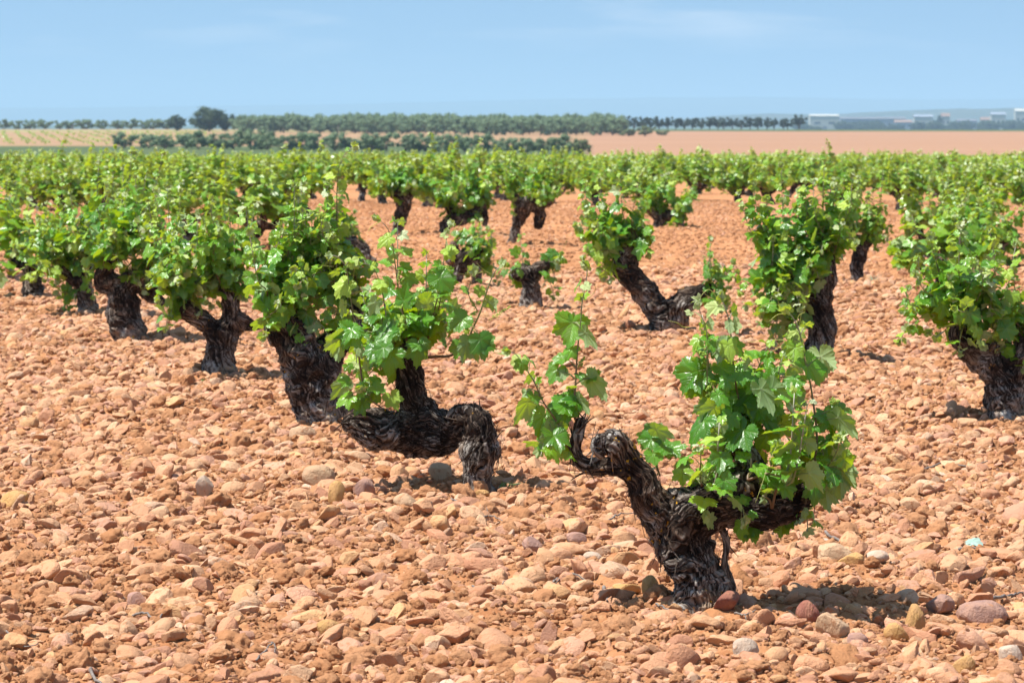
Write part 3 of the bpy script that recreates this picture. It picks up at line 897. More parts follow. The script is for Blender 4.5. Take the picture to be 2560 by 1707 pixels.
class Vine:
    def __init__(s, basexy, seed, label, group='old bush vines of the vineyard', Y=None, lod='mid', mat=None):
        s.bx, s.by = basexy
        s.Y = Y or ground_Y(s.by)
        s.o = at(s.bx, s.by, s.Y); s.o[2] = float(gheight(np.array([s.o[0]]), np.array([s.Y]))[0])
        s.raw = at(s.bx, s.by, s.Y)
        s.r = np.random.default_rng(seed); s.seed = seed
        s.lod = lod; s.mat = mat or M_LEAF
        s.root = link('grapevine', None, loc=s.o, label=label, category='vine', group=group)
        s.root.empty_display_size = 0.1
        s.tips = []
    def p(s, xy, dy=0.0):
        """photo pixel at the vine's distance (+dy) -> local coordinates"""
        v = at(xy[0], xy[1], s.Y + dy)
        return v - s.o
    def px(s, n): return n * s.Y / FPX
    def trunk(s, branches, **k):
        B = []
        for b in branches:
            B.append(np.array([[*s.p((x, y), dy), s.px(rr)] for (x, y, dy, rr) in b]))
        kn = [(*s.p((x, y), dy), s.px(rr)) for (x, y, dy, rr) in k.pop('knobs', [])]
        ho = [(*s.p((x, y), dy), s.px(rr), dep) for (x, y, dy, rr, dep) in k.pop('hollows', [])]
        me = trunk_mesh('trunk', B, seed=s.seed, knobs=kn, hollows=ho, **k)
        s.trunk_o = link('trunk', me, s.root)
        s.tips += [b[-1, :3] for b in B]
        s.nodes = np.concatenate([b[len(b) // 2:, :3] for b in B])
    def finish_shoot(s, mbs, mbl, fl=None, te=None):
        me = mbs.mesh('shoot', M_STEM)
        sh = link('shoot', me, s.root)
        ml = mbl.mesh('leaves', s.mat)
        if ml: link('leaves', ml, sh)
        if fl and fl.n: link('flower_cluster', fl.mesh('flower_cluster', M_FLOWER), sh)
        if te and te.n: link('tendril', te.mesh('tendril', M_TENDRIL), sh)
        return sh
    def shoot(s, pts, leaves=(), flowers=(), tendrils=(), dys=(0.0, 0.0), **k):
        """pts: photo pixels along the shoot; leaves: (x0,y0,x1,y1,age,under[,dy])"""
        mbs, mbl, fl, te = MB(('tip',)), MB(LEAF_ATTR), MB(), MB()
        n = len(pts)
        dd = np.linspace(dys[0], dys[1], n)
        P = np.array([s.p(q, d) for q, d in zip(pts, dd)])
        grow_shoot(P, mbs, mbl, s.r, lod=k.pop('lod', s.lod), **k)
        s.explicit(leaves, mbs, mbl, P)
        for (x0, y0, x1, y1) in flowers: flower_cluster(fl, s.p((x0, y0), -0.01), s.p((x1, y1), -0.02), s.r)
        for t in tendrils: tendril(te, [s.p(q, -0.01 * i) for i, q in enumerate(t)], s.r)
        return s.finish_shoot(mbs, mbl, fl, te)
    def explicit(s, leaves, mbs, mbl, P=None):
        for lf in leaves:
            x0, y0, x1, y1, age, under = lf[:6]
            dy = lf[6] if len(lf) > 6 else s.r.uniform(-0.06, 0.03)
            a = s.p((x0, y0), dy); b = s.p((x1, y1), dy - 0.015)
            d = b - a; size = np.linalg.norm(d)
            if under: n = np.array([s.r.normal(0, .2), 0.75, 0.6])
            else: n = np.array([s.r.normal(-.05, .25), -0.62, 0.72])
            add_leaf(mbl, s.lod, a, d, n, min(size * .84, .067), age, s.r, .74 if under else 1)
            if P is not None:
                k = np.argmin(np.linalg.norm(P - a, axis=1))
                Q = spline(P, len(P) * 6)
                k = np.argmin(np.linalg.norm(Q - a, axis=1)); q = Q[max(0, k - 1)]
                if np.linalg.norm(q - a) < 0.16:
                    mid = (q + a) / 2 + np.array([0, 0, 0.006])
                    mbs.tube(np.array([q, mid, a]), [0.0017, 0.0014, 0.0012], 5, cap=False, tip=0.6)
    def blob(s, cx, cy, rx, ry, n, dy=0.0, leaf=0.07, rdepth=None, start=None, upward=0.5, **k):
        """n shoots running from the wood into an ellipsoid of foliage centred at photo pixel (cx, cy)"""
        c = s.p((cx, cy), dy); RX, RZ = s.px(rx), s.px(ry); RY = rdepth or RX
        st = np.array([s.p(q, dy) for q in start]) if start else s.nodes
        for i in range(int(n * 1.3)):
            while True:
                v = s.r.uniform(-1, 1, 3)
                if v @ v < 1: break
            v = unit(v) * (0.25 + 0.95 * s.r.uniform() ** 0.6)
            e = c + v * np.array([RX, RY, RZ])
            a0 = st[np.argsort(np.linalg.norm(st - e, axis=1) + s.r.uniform(0, 0.12, len(st)))[0]]
            d = np.linalg.norm(e - a0)
            m1 = a0 * 0.55 + e * 0.45 + np.array([0, 0, 0.12 * d]) + s.r.normal(0, 0.06 * d, 3)
            e2 = e + np.array([0, 0, upward * s.r.uniform(0, 1) * 0.12]) + s.r.normal(0, 0.015, 3)
            tall = s.r.uniform() < .42 and v[2] > 0
            if tall: e2 = e2 + np.array([0, 0, s.r.uniform(.08, .2)]); 
            elif v[2] < 0 and s.r.uniform() < .5: e = e - np.array([0, 0, RZ * .45]); e2 = e + (e - m1) * .1 - np.array([0, 0, .03])
            mbs, mbl, fl, te = MB(('tip',)), MB(LEAF_ATTR), MB(), MB()
            kk = dict(lod=s.lod, leaf=leaf, step=0.038, sides=5)
            kk.update(k)
            grow_shoot(np.array([a0, m1, e, e2 + (e - m1) * 0.25]), mbs, mbl, s.r, **kk)
            if s.lod != 'lo' and s.r.uniform() < 0.3:
                tendril(te, [e, e + s.r.normal(0, .03, 3) + [0, 0, .02], e + s.r.normal(0, .06, 3) + [0, 0, .04]], s.r)
            s.finish_shoot(mbs, mbl, fl, te)

# ---------------- vine A: the sharp twisted vine in front
A = Vine((1744, 1530), 101, 'twisted old vine in sharp focus, left arm curling like a bird head, green shoots', lod='hi')
A.trunk([
  [(1744, 1575, 0, 88), (1746, 1510, 0, 80), (1742, 1450, 0, 68), (1724, 1395, 0, 62), (1702, 1345, 0, 72), (1690, 1296, 0, 66), (1680, 1268, 0, 40)],
  [(1690, 1335, 0, 60), (1650, 1290, -.02, 50), (1620, 1244, -.04, 42), (1604, 1200, -.05, 36), (1578, 1158, -.05, 34), (1552, 1122, -.05, 34), (1532, 1105, -.05, 26)],
  [(1548, 1112, -.05, 30), (1516, 1100, -.06, 16), (1494, 1108, -.08, 13), (1490, 1124, -.09, 12), (1503, 1134, -.08, 13)],
  [(1572, 1165, -.05, 30), (1530, 1164, -.03, 24), (1488, 1166, -.02, 25), (1456, 1156, -.02, 21), (1438, 1124, -.02, 16), (1446, 1084, -.02, 15), (1452, 1056, -.02, 14)],
  [(1690, 1330, .02, 62), (1730, 1262, .03, 46), (1790, 1228, .04, 46), (1846, 1212, .05, 46), (1874, 1178, .06, 40), (1866, 1146, .07, 30), (1846, 1118, .08, 22)],
  [(1700, 1320, -.03, 50), (1740, 1262, -.06, 34), (1780, 1244, -.08, 30), (1808, 1252, -.09, 22)],
  [(1720, 1320, .0, 46), (1790, 1284, -.03, 40), (1860, 1282, -.03, 36), (1930, 1276, -.02, 44), (1984, 1258, .0, 40), (2012, 1236, .0, 30)],
  [(1796, 1306, -.02, 12), (1816, 1352, -.02, 9), (1812, 1410, -.02, 9), (1826, 1470, -.01, 11), (1834, 1520, 0, 14)],
 ], voxel=0.0026, amp=1.0, flakes=900, knobs=[(1543, 1112, -.06, 34), (1708, 1262, -.02, 44), (1860, 1262, .02, 40), (1860, 1225, 0, 46), (1700, 1418, -.05, 34)],
 hollows=[(1497, 1118, -.10, 14, .02), (1722, 1432, -.08, 16, .012), (1575, 1190, -.09, 14, .012)])
A.shoot([(1450, 1070), (1434, 1033), (1438, 969), (1444, 873), (1452, 800), (1455, 760), (1466, 700), (1467, 664)], skip=0.72, leaf=0.05, bare_tip=0.3, r0=0.0036, dys=(-.02, -.04),
  leaves=[(*f1(600, 490), *f1(560, 705), .40, 0), (*f1(700, 570), *f1(815, 700), .30, 1), (*f1(600, 470), *f1(565, 415), .2, 0), (*f1(600, 690), *f1(535, 785), .45, 0), (*f1(520, 770), *f1(430, 830), .25, 0),
   (*f1(480, 860), *f1(410, 990), .12, 0), (*f1(530, 880), *f1(545, 960), .5, 1), (*f1(740, 930), *f1(885, 1110), .22, 1), (*f1(740, 920), *f1(830, 870), .1, 0), (*f1(650, 900), *f1(670, 950), .1, 0),
   (*f1(630, 1110), *f1(500, 1060), .1, 0), (*f1(610, 1130), *f1(530, 1270), .12, 0), (*f1(560, 1100), *f1(390, 1150), .2, 0), (*f1(650, 1090), *f1(750, 1210), .2, 1), (*f1(660, 290), *f1(590, 300), .55, 1), (*f1(690, 290), *f1(740, 260), .6, 0),
   (*f1(700, 200), *f1(745, 240), .93, 0), (*f1(600, 1000), *f1(540, 980), .6, 1)],
  flowers=[(*f1(640, 850), *f1(695, 760))], tendrils=[[f1(690, 320), f1(740, 290), f1(780, 230), f1(770, 190)], [f1(714, 130), f1(720, 90), f1(712, 40)]])
A.shoot([(1424, 1120), (1399, 1065), (1358, 1004), (1336, 956), (1310, 915), (1290, 886), (1268, 878)], skip=0.62, leaf=0.045, bare_tip=0.4, r0=0.003, dys=(-.02, -.1),
  leaves=[(*f1(255, 1110), *f1(118, 1290), .35, 1), (*f1(190, 790), *f1(148, 890), .85, 0), (*f1(280, 910), *f1(205, 970), .5, 1), (*f1(240, 1030), *f1(250, 1110), .3, 1), (*f1(300, 1060), *f1(330, 1140), .3, 0),
   (*f1(330, 960), *f1(350, 900), .5, 0)], tendrils=[[f1(100, 720), f1(40, 710), f1(0, 690)], [f1(90, 725), f1(40, 740), f1(-20, 720)]])
A.shoot([(1430, 1125), (1400, 1100), (1375, 1090), (1360, 1110), (1352, 1140)], skip=0.1, leaf=0.055, r0=0.003, dys=(-.02, -.1), tipc=False,
  leaves=[(*f6(250, 690), *f6(208, 895), .30, 1), (*f6(230, 700), *f6(165, 790), .2, 0), (*f6(200, 640), *f6(170, 740), .15, 0), (*f6(260, 740), *f6(270, 850), .25, 1), (*f6(300, 780), *f6(340, 830), .3, 0), (*f6(180, 780), *f6(165, 830), .5, 1), (*f6(285, 600), *f6(200, 600), .15, 0), (*f6(290, 620), *f6(230, 680), .1, 0)])
A.shoot([(1840, 1130), (1858, 1060), (1848, 1010), (1838, 950), (1832, 896), (1827, 834), (1818, 785), (1803, 745)], skip=0.78, leaf=0.05, bare_tip=0.2, r0=0.0042, dys=(.08, -.02),
  leaves=[(*f2(300, 370), *f2(165, 350), .5, 0), (*f2(315, 365), *f2(330, 470), .7, 0), (*f2(300, 365), *f2(245, 490), .5, 1), (*f2(340, 360), *f2(400, 430), .3, 0), (*f2(430, 460), *f2(400, 510), .4, 1), (*f2(250, 150), *f2(180, 200), .9, 0),
   (*f2(320, 250), *f2(322, 310), .9, 1), (*f2(345, 240), *f2(378, 320), .93, 1), (*f2(380, 520), *f2(470, 560), .2, 0), (*f2(140, 520), *f2(5, 660), .1, 0), (*f2(150, 510), *f2(90, 450), .08, 0), (*f2(300, 580), *f2(200, 560), .2, 0), (*f2(310, 560), *f2(300, 640), .25, 0)],
  flowers=[(*f2(210, 430), *f2(130, 395)), (*f2(250, 560), *f2(190, 620)), (*f2(270, 600), *f2(190, 650))],
  tendrils=[[f2(310, 190), f2(250, 120), f2(200, 90), f2(170, 60)], [f2(300, 170), f2(220, 60), f2(180, 70), f2(150, 110)], [f2(100, 265), f2(60, 262), f2(30, 240), f2(-20, 228)]])
A.shoot([(1850, 1130), (1830, 1090), (1800, 1050), (1770, 1000), (1768, 930), (1767, 834), (1752, 785), (1742, 755)], skip=0.6, leaf=0.04, bare_tip=0.5, r0=0.003, dys=(.05, -.06),
  leaves=[(*f2(240, 700), *f2(108, 742), .3, 1), (*f2(235, 715), *f2(110, 860), .35, 1), (*f2(290, 670), *f2(210, 840), .12, 0), (*f2(180, 790), *f2(80, 930), .08, 0), (*f2(320, 860), *f2(185, 950), .15, 1), (*f2(400, 840), *f2(300, 975), .02, 0),
   (*f2(150, 330), *f2(120, 400), .6, 0), (*f2(210, 240), *f2(240, 290), .8, 1), (*f2(100, 180), *f2(80, 195), .95, 0), (*f2(330, 760), *f2(300, 850), .2, 0), (*f2(440, 740), *f2(400, 690), .7, 0), (*f2(260, 640), *f2(330, 700), .3, 0)])
A.shoot([(1870, 1150), (1900, 1080), (1925, 1020), (1940, 960), (1955, 900), (1974, 846)], skip=0.5, leaf=0.06, bare_tip=0.2, r0=0.0034, dys=(.06, .08),
  leaves=[(*f2(500, 610), *f2(640, 860), .12, 1, -.06), (*f2(560, 610), *f2(685, 680), .3, 1, -.05), (*f2(560, 580), *f2(480, 500), .35, 0), (*f2(540, 600), *f2(620, 560), .1, 0), (*f2(480, 590), *f2(400, 640), .3, 0), (*f2(690, 360), *f2(610, 450), .5, 1), (*f2(690, 380), *f2(680, 470), .6, 0),
   (*f2(700, 560), *f2(610, 590), .15, 0), (*f2(700, 650), *f2(705, 755), .2, 1), (*f2(660, 620), *f2(750, 640), .35, 0), (*f2(740, 560), *f2(680, 540), .2, 1), (*f2(560, 700), *f2(560, 800), .05, 0), (*f2(480, 720), *f2(440, 820), .05, 0), (*f2(520, 780), *f2(600, 860), .05, 0)])
A.shoot([(2005, 1245), (2030, 1190), (2042, 1100), (2035, 1020), (2024, 950), (2010, 892), (2000, 834), (1985, 798), (1966, 776)], skip=0.75, leaf=0.045, bare_tip=0.2, r0=0.004, dys=(0, -.03),
  leaves=[(*f2(760, 470), *f2(850, 610), .35, 0), (*f2(830, 430), *f2(870, 610), .4, 1), (*f2(700, 285), *f2(700, 355), .85, 0), (*f2(860, 760), *f2(930, 870), .1, 0), (*f2(850, 770), *f2(780, 745), .15, 0), (*f2(960, 720), *f2(890, 760), .08, 0), (*f2(930, 770), *f2(1055, 885), .3, 1),
   (*f2(820, 1010), *f2(745, 985), .15, 0), (*f2(830, 1010), *f2(900, 1010), .1, 0), (*f2(860, 900), *f2(880, 1000), .02, 0), (*f2(700, 900), *f2(650, 970), .3, 1), (*f2(780, 880), *f2(740, 910), .6, 1), (*f2(780, 820), *f2(700, 850), .1, 0)],
  flowers=[(*f2(870, 690), *f2(940, 675)), (*f2(880, 660), *f2(930, 690))],
  tendrils=[[f2(640, 190), f2(600, 145), f2(550, 130), f2(500, 145)], [f2(600, 150), f2(590, 110), f2(550, 90)], [f2(640, 190), f2(590, 195), f2(540, 235)], [f2(700, 250), f2(710, 200), f2(745, 180)], [f2(715, 260), f2(718, 230), f2(724, 190)]])
A.shoot([(2010, 1240), (2050, 1190), (2080, 1150), (2095, 1120), (2096, 1095)], skip=0.1, leaf=0.055, r0=0.0034, dys=(0, -.08),
  leaves=[(*f2(950, 1060), *f2(1060, 1190), .3, 1), (*f2(940, 1100), *f2(950, 1265), .08, 1), (*f2(960, 1050), *f2(990, 985), .3, 1), (*f2(860, 1160), *f2(865, 1385), .04, 1), (*f2(800, 1150), *f2(800, 1275), .15, 0), (*f2(900, 1090), *f2(880, 1180), .02, 0), (*f2(740, 1290), *f2(750, 1345), .4, 1),
   (*f2(800, 1150), *f2(850, 1210), .6, 0)])
A.shoot([(1990, 1225), (1975, 1200), (1960, 1180), (1950, 1150), (1945, 1120)], skip=0.05, leaf=0.05, r0=0.003, dys=(-.03, -.1),
  leaves=[(*f2(640, 1000), *f2(550, 1040), .12, 0), (*f2(700, 1060), *f2(690, 1110), .1, 0), (*f2(640, 1100), *f2(650, 1210), .05, 0), (*f2(600, 940), *f2(545, 990), .3, 1), (*f2(500, 1180), *f2(510, 1285), .75, 0), (*f2(520, 1285), *f2(530, 1372), .7, 1), (*f2(580, 1180), *f2(600, 1150), .95, 1), (*f2(620, 1380), *f2(600, 1455), .1, 0), (*f2(650, 1360), *f2(690, 1390), .1, 0)])
A.shoot([(1755, 1215), (1750, 1180), (1752, 1150), (1750, 1120)], skip=0.0, leaf=0.045, r0=0.003, dys=(-.1, -.14), age0=.4,
  leaves=[(*f2(80, 1030), *f2(-10, 1010), .45, 1), (*f2(80, 1050), *f2(10, 1090), .5, 1), (*f2(60, 1080), *f2(60, 1160), .6, 0), (*f2(270, 1010), *f2(300, 1080), .7, 0), (*f2(320, 1000), *f2(270, 950), .4, 0), (*f2(190, 1090), *f2(120, 1100), .6, 0), (*f2(240, 1080), *f2(270, 1150), .6, 0), (*f2(330, 1070), *f2(340, 1130), .3, 0)])
A.shoot([(1765, 1225), (1770, 1260), (1768, 1290)], skip=0.0, leaf=0.045, r0=0.0026, dys=(-.1, -.14), age0=.2,
  leaves=[(*f2(180, 1140), *f2(120, 1240), .1, 0), (*f2(210, 1180), *f2(170, 1260), .15, 0), (*f2(230, 1240), *f2(150, 1340), .2, 0), (*f2(230, 1290), *f2(240, 1420), .35, 0), (*f2(270, 1290), *f2(280, 1370), .5, 1), (*f2(390, 1220), *f2(430, 1270), .5, 0)])
A.shoot([(1845, 1250), (1856, 1270), (1862, 1300)], skip=0.0, leaf=0.04, r0=0.0026, dys=(-.08, -.12), age0=.1,
  leaves=[(*f2(410, 1270), *f2(395, 1415), .3, 1), (*f2(430, 1360), *f2(390, 1490), .05, 0), (*f2(440, 1380), *f2(470, 1480), .05, 0), (*f2(350, 1290), *f2(330, 1340), .1, 0)])
A.shoot([(1650, 1190), (1636, 1140), (1634, 1110), (1642, 1074)], skip=0.0, leaf=0.045, r0=0.0026, dys=(.02, .02), age0=.15,
  leaves=[(*f6(640, 740), *f6(590, 790), .1, 0), (*f6(660, 700), *f6(745, 730), .3, 1), (*f6(650, 700), *f6(620, 760), .1, 0), (*f6(720, 780), *f6(790, 760), .15, 0), (*f6(650, 800), *f6(660, 860), .4, 0), (*f6(700, 770), *f6(640, 790), .15, 0)])
A.blob(1920, 1225, 95, 60, 4, dy=-.08, leaf=.05, start=[(1870, 1200), (1930, 1270)], tipc=False)
A.blob(1800, 1225, 60, 60, 3, dy=-.13, leaf=.046, start=[(1800, 1230)], tipc=False)
A.blob(1860, 1000, 110, 110, 7, dy=.10, leaf=.058, start=[(1850, 1130), (1870, 1170)], bare_tip=.1, age0=0, tipc=False)
A.blob(1800, 1080, 60, 70, 2, dy=.06, leaf=.06, start=[(1846, 1140)], tipc=False)
A.blob(2000, 1150, 85, 95, 4, dy=.08, leaf=.06, start=[(2000, 1240)], tipc=False)

# ---------------- vine B: the one whose trunk lies along the ground
B = Vine((1191, 1238), 102, 'vine with a thick trunk lying sideways from its single grey foot, tall thin shoots', lod='hi')
def z5(x, y, dy, r): return (*f5(x, y), dy, r / 2.903)
B.trunk([
  [z5(1610, 1530, 0, 125), z5(1605, 1430, 0, 110), z5(1608, 1300, 0, 108), z5(1630, 1160, 0, 140), z5(1640, 1030, 0, 130), z5(1610, 920, .0, 110), z5(1540, 850, .03, 72), z5(1450, 870, .06, 64)],
  [z5(1640, 1000, .02, 110), z5(1500, 960, .08, 90), z5(1380, 1000, .12, 150), z5(1270, 985, .14, 190), z5(1130, 990, .14, 170), z5(1000, 985, .12, 140), z5(880, 960, .10, 135), z5(770, 935, .08, 115), z5(690, 925, .07, 80)],
  [z5(1230, 940, .14, 120), z5(1160, 800, .15, 100), z5(1120, 680, .15, 92), z5(1110, 570, .15, 84), z5(1090, 470, .15, 74), z5(1080, 390, .15, 55)],
  [z5(1260, 880, .14, 100), z5(1260, 800, .13, 60), z5(1230, 750, .12, 30)],
 ], voxel=0.0034, flakes=700, knobs=[z5(1500, 860, .0, 70), z5(950, 1010, .05, 90), z5(1290, 1040, .10, 120)],
 hollows=[(*f5(1470, 850), -.03, 22, .02), (*f5(970, 1010), -.02, 14, .012), (*f5(830, 950), .0, 14, .01)])
def S4(*a): return [f4(a[i], a[i + 1]) for i in range(0, len(a), 2)]
def L4(x0, y0, x1, y1, age, u, *d): return (*f4(x0, y0), *f4(x1, y1), age, u, *d)
B.shoot(S4(420, 1400, 380, 1250, 345, 1000, 310, 750, 280, 540, 260, 400, 210, 320, 130, 290), skip=.80, leaf=.04, r0=.0042, bare_tip=.1, dys=(.05, -.04),
  leaves=[L4(300, 870, 200, 1070, .25, 0), L4(300, 860, 120, 900, .25, 0), L4(320, 860, 350, 930, .25, 0), L4(200, 930, 50, 1020, .3, 1), L4(210, 980, 190, 1130, .25, 1), L4(260, 510, 165, 620, .75, 0), L4(240, 670, 220, 780, .4, 1), L4(300, 340, 300, 420, .85, 0),
   L4(350, 1000, 380, 1080, .4, 1), L4(270, 1130, 290, 1190, .15, 0), L4(410, 1120, 400, 1190, .5, 1), L4(190, 420, 110, 430, .4, 1)], tendrils=[S4(310, 800, 360, 820), S4(280, 530, 310, 470, 320, 380)], flowers=[(*f4(350, 1150), *f4(310, 1190))])
B.shoot(S4(640, 1000, 600, 900, 560, 760, 530, 570, 500, 470, 460, 390, 400, 360, 340, 360), skip=.8, leaf=.04, r0=.0034, bare_tip=.1, dys=(.12, .0),
  leaves=[L4(520, 515, 495, 620, .75, 0), L4(520, 510, 430, 540, .7, 0), L4(480, 650, 420, 765, .4, 1), L4(590, 860, 420, 990, .1, 0), L4(600, 860, 660, 780, .08, 0), L4(620, 880, 640, 950, .3, 0), L4(590, 500, 540, 450, .3, 0), L4(540, 990, 470, 1110, .1, 0), L4(600, 1040, 560, 1230, .15, 0)])
B.shoot(S4(740, 1100, 720, 1000, 690, 750, 650, 550, 625, 350, 600, 180, 560, 80, 490, 20), skip=.86, leaf=.035, r0=.0038, bare_tip=.3, dys=(.15, .02),
  leaves=[L4(575, 170, 485, 235, .7, 0), L4(610, 310, 555, 340, .6, 1), L4(630, 310, 665, 320, .4, 1), L4(690, 640, 720, 500, .05, 0), L4(730, 650, 790, 570, .05, 0), L4(800, 980, 800, 1155, .15, 0), L4(800, 980, 710, 960, .2, 0), L4(830, 960, 900, 1010, .2, 0)],
  flowers=[(*f4(650, 530), *f4(655, 420)), (*f4(670, 500), *f4(695, 470))], tendrils=[S4(610, 350, 560, 370, 520, 340), S4(520, 40, 450, 80, 420, 120)])
B.shoot(S4(850, 1050, 900, 800, 950, 600, 985, 400, 1010, 200, 1025, 100, 1050, 60), skip=.84, leaf=.035, r0=.0034, dys=(.15, .05),
  leaves=[L4(1030, 265, 1085, 345, .75, 0), L4(1030, 265, 1100, 280, .7, 0), L4(960, 470, 1160, 660, .08, 0), L4(970, 440, 1010, 690, .2, 0), L4(1000, 590, 940, 620, .2, 0), L4(960, 370, 900, 380, .4, 0), L4(850, 660, 900, 530, .1, 1), L4(870, 670, 840, 590, .1, 1), L4(1000, 150, 960, 155, .9, 0)],
  flowers=[(*f4(940, 500), *f4(905, 410)), (*f4(1000, 380), *f4(1050, 420))], tendrils=[S4(1010, 170, 1050, 130, 1100, 80, 1140, 30), S4(1040, 130, 1100, 90, 1160, 95)])
B.shoot(S4(780, 1080, 930, 1060, 1050, 1050, 1160, 960, 1210, 850, 1270, 720, 1310, 590, 1350, 480, 1385, 410, 1440, 370), skip=.9, leaf=.03, r0=.0058, dys=(.15, .0), bare_tip=.1,
  leaves=[L4(1130, 780, 925, 915, .2, 0), L4(1130, 780, 1190, 740, .2, 0), L4(1150, 790, 1170, 860, .2, 0), L4(1170, 960, 1110, 1135, .1, 1), L4(1190, 960, 1275, 1100, .1, 1), L4(1270, 930, 1330, 1190, .08, 0), L4(1290, 950, 1410, 1010, .12, 0), L4(1265, 555, 1260, 630, .8, 0), L4(1255, 550, 1220, 580, .8, 0),
   L4(1330, 650, 1430, 720, .4, 1), L4(1120, 980, 1060, 1100, .05, 0), L4(1000, 960, 960, 930, .1, 0), L4(1260, 660, 1230, 640, .6, 1)],
  flowers=[(*f4(1330, 790), *f4(1495, 680)), (*f4(1250, 725), *f4(1190, 620)), (*f4(1250, 730), *f4(1195, 740))], tendrils=[S4(1360, 440, 1300, 410, 1245, 360), S4(1355, 450, 1300, 420, 1230, 440)])
B.shoot(S4(1250, 720, 1180, 590, 1200, 480, 1215, 410), skip=.5, leaf=.025, r0=.0022, leaves=[L4(1160, 560, 1100, 540, .5, 0)], tendrils=[S4(1205, 450, 1150, 440, 1090, 430)])
B.shoot(S4(520, 1440, 460, 1400, 420, 1340, 380, 1300), skip=.0, leaf=.05, r0=.003, dys=(.05, -.05), age0=.25,
  leaves=[L4(430, 1310, 410, 1480, .12, 0), L4(420, 1300, 330, 1390, .15, 0), L4(240, 1260, 125, 1390, .35, 1), L4(260, 1250, 180, 1240, .3, 0), L4(280, 1360, 170, 1420, .5, 0), L4(320, 1400, 270, 1470, .4, 0), L4(480, 1290, 560, 1330, .3, 0), L4(500, 1250, 430, 1210, .15, 0), L4(600, 1360, 650, 1470, .7, 0)])
B.blob(1000, 815, 110, 55, 9, dy=.18, leaf=.06, start=[f5(1090, 400), f5(1090, 470)], bare_tip=.1, tipc=False)
B.blob(1080, 770, 90, 55, 7, dy=.2, leaf=.06, start=[f5(1090, 400)], tipc=False)
B.blob(950, 890, 65, 50, 5, dy=.10, leaf=.055, start=[f5(1090, 440)], tipc=False)

# ---------------- the rest of the front row, going back to the left
Cv = Vine((808, 1064), 103, 'very thick hollow-headed vine trunk behind the lying vine, dense bright foliage', Y=14.5)
Cv.trunk([
  [(826, 1085, 0, 66), (812, 1050, 0, 64), (792, 1005, 0, 62), (776, 945, 0, 66), (756, 888, 0, 60), (732, 838, 0, 48), (712, 805, 0, 36)],
  [(790, 930, .05, 56), (826, 870, .08, 44), (868, 838, .1, 34), (902, 820, .1, 28), (896, 770, .12, 24), (884, 730, .14, 24)],
  [(700, 850, 0, 22), (682, 830, 0, 18), (672, 815, .0, 12)],
  [(800, 960, .04, 56), (822, 1000, .04, 58), (842, 1045, .05, 52), (862, 1080, .05, 46)]], voxel=.0042, flakes=450, hollows=[(735, 840, -.08, 40, .055), (795, 950, -.10, 22, .03)])
Cv.blob(720, 700, 105, 95, 24, dy=0, leaf=.056)
Cv.blob(800, 620, 90, 85, 16, dy=.05, leaf=.055)
Cv.blob(830, 760, 60, 70, 8, dy=.05, leaf=.06)
Cv.shoot([(868, 700), (846, 600), (842, 520), (844, 450), (850, 410), (866, 380), (884, 366)], skip=.25, leaf=.055, r0=.0036, tendrils=[[(850, 415), (845, 395), (842, 385)]])
Cv.shoot([(700, 780), (690, 700), (725, 620), (762, 590), (746, 560)], skip=.5, leaf=.04, r0=.0033)

D = Vine((552, 945), 104, 'vine with a forked dark trunk, third from the front in the near row', Y=17.3)
D.trunk([
  [(*r4(1690, 1270), 0, 42), (*r4(1700, 1150), 0, 40), (*r4(1715, 1000), 0, 38), (*r4(1730, 880), 0, 37), (*r4(1780, 770), 0, 26), (*r4(1780, 640), 0, 22), (*r4(1760, 530), 0, 20)],
  [(*r4(1690, 880), 0, 30), (*r4(1580, 800), 0, 24), (*r4(1480, 720), 0, 24), (*r4(1410, 640), 0, 20), (*r4(1380, 600), 0, 16)],
  [(*r4(1850, 780), 0, 22), (*r4(1960, 820), .05, 14), (*r4(2020, 800), .05, 10)]], voxel=.005, flakes=120, hollows=[(*r4(1720, 860), -.12, 22, .04)])
D.blob(490, 620, 125, 85, 26, leaf=.056)
D.blob(440, 700, 75, 60, 10, leaf=.065, start=[r4(1400, 620)])
D.blob(610, 660, 60, 70, 8, leaf=.06)

E = Vine((326, 852), 105, 'vine with stout reddish trunk and knobbly grey head, fourth from the front', Y=20.1)
E.trunk([
  [(*r4(1010, 960), 0, 46), (*r4(1000, 880), 0, 42), (*r4(960, 760), 0, 42), (*r4(950, 640), 0, 40), (*r4(930, 540), 0, 36), (*r4(880, 480), 0, 26)],
  [(*r4(900, 520), 0, 28), (*r4(800, 500), 0, 20), (*r4(780, 430), 0, 18), (*r4(850, 350), 0, 17), (*r4(880, 280), 0, 14)],
  [(*r4(960, 520), 0, 32), (*r4(1060, 460), 0, 32), (*r4(1140, 520), 0, 26), (*r4(1200, 590), 0, 18), (*r4(1250, 630), .0, 12)]], voxel=.0055, flakes=90)
E.blob(330, 560, 130, 75, 24, leaf=.056)
E.blob(400, 640, 75, 70, 10, leaf=.055)
E.blob(240, 610, 50, 50, 5, leaf=.06)

Fv = Vine((196, 790), 106, 'vine with slim leaning trunk beside the knobbly-headed vine', Y=22.7)
Fv.trunk([[(*r4(700, 760), 0, 26), (*r4(680, 680), 0, 23), (*r4(655, 580), 0, 22), (*r4(630, 460), 0, 20), (*r4(600, 380), 0, 16)],
  [(*r4(640, 520), 0, 18), (*r4(540, 440), 0, 14), (*r4(470, 380), 0, 12)], [(*r4(660, 440), 0, 16), (*r4(700, 330), 0, 14), (*r4(720, 240), 0, 12)]], voxel=.006, flakes=50)
Fv.blob(160, 640, 95, 80, 20, leaf=.058)
Fv.blob(180, 730, 40, 40, 5, leaf=.058)
Fv.blob(240, 560, 90, 60, 14, leaf=.065, dy=.1)

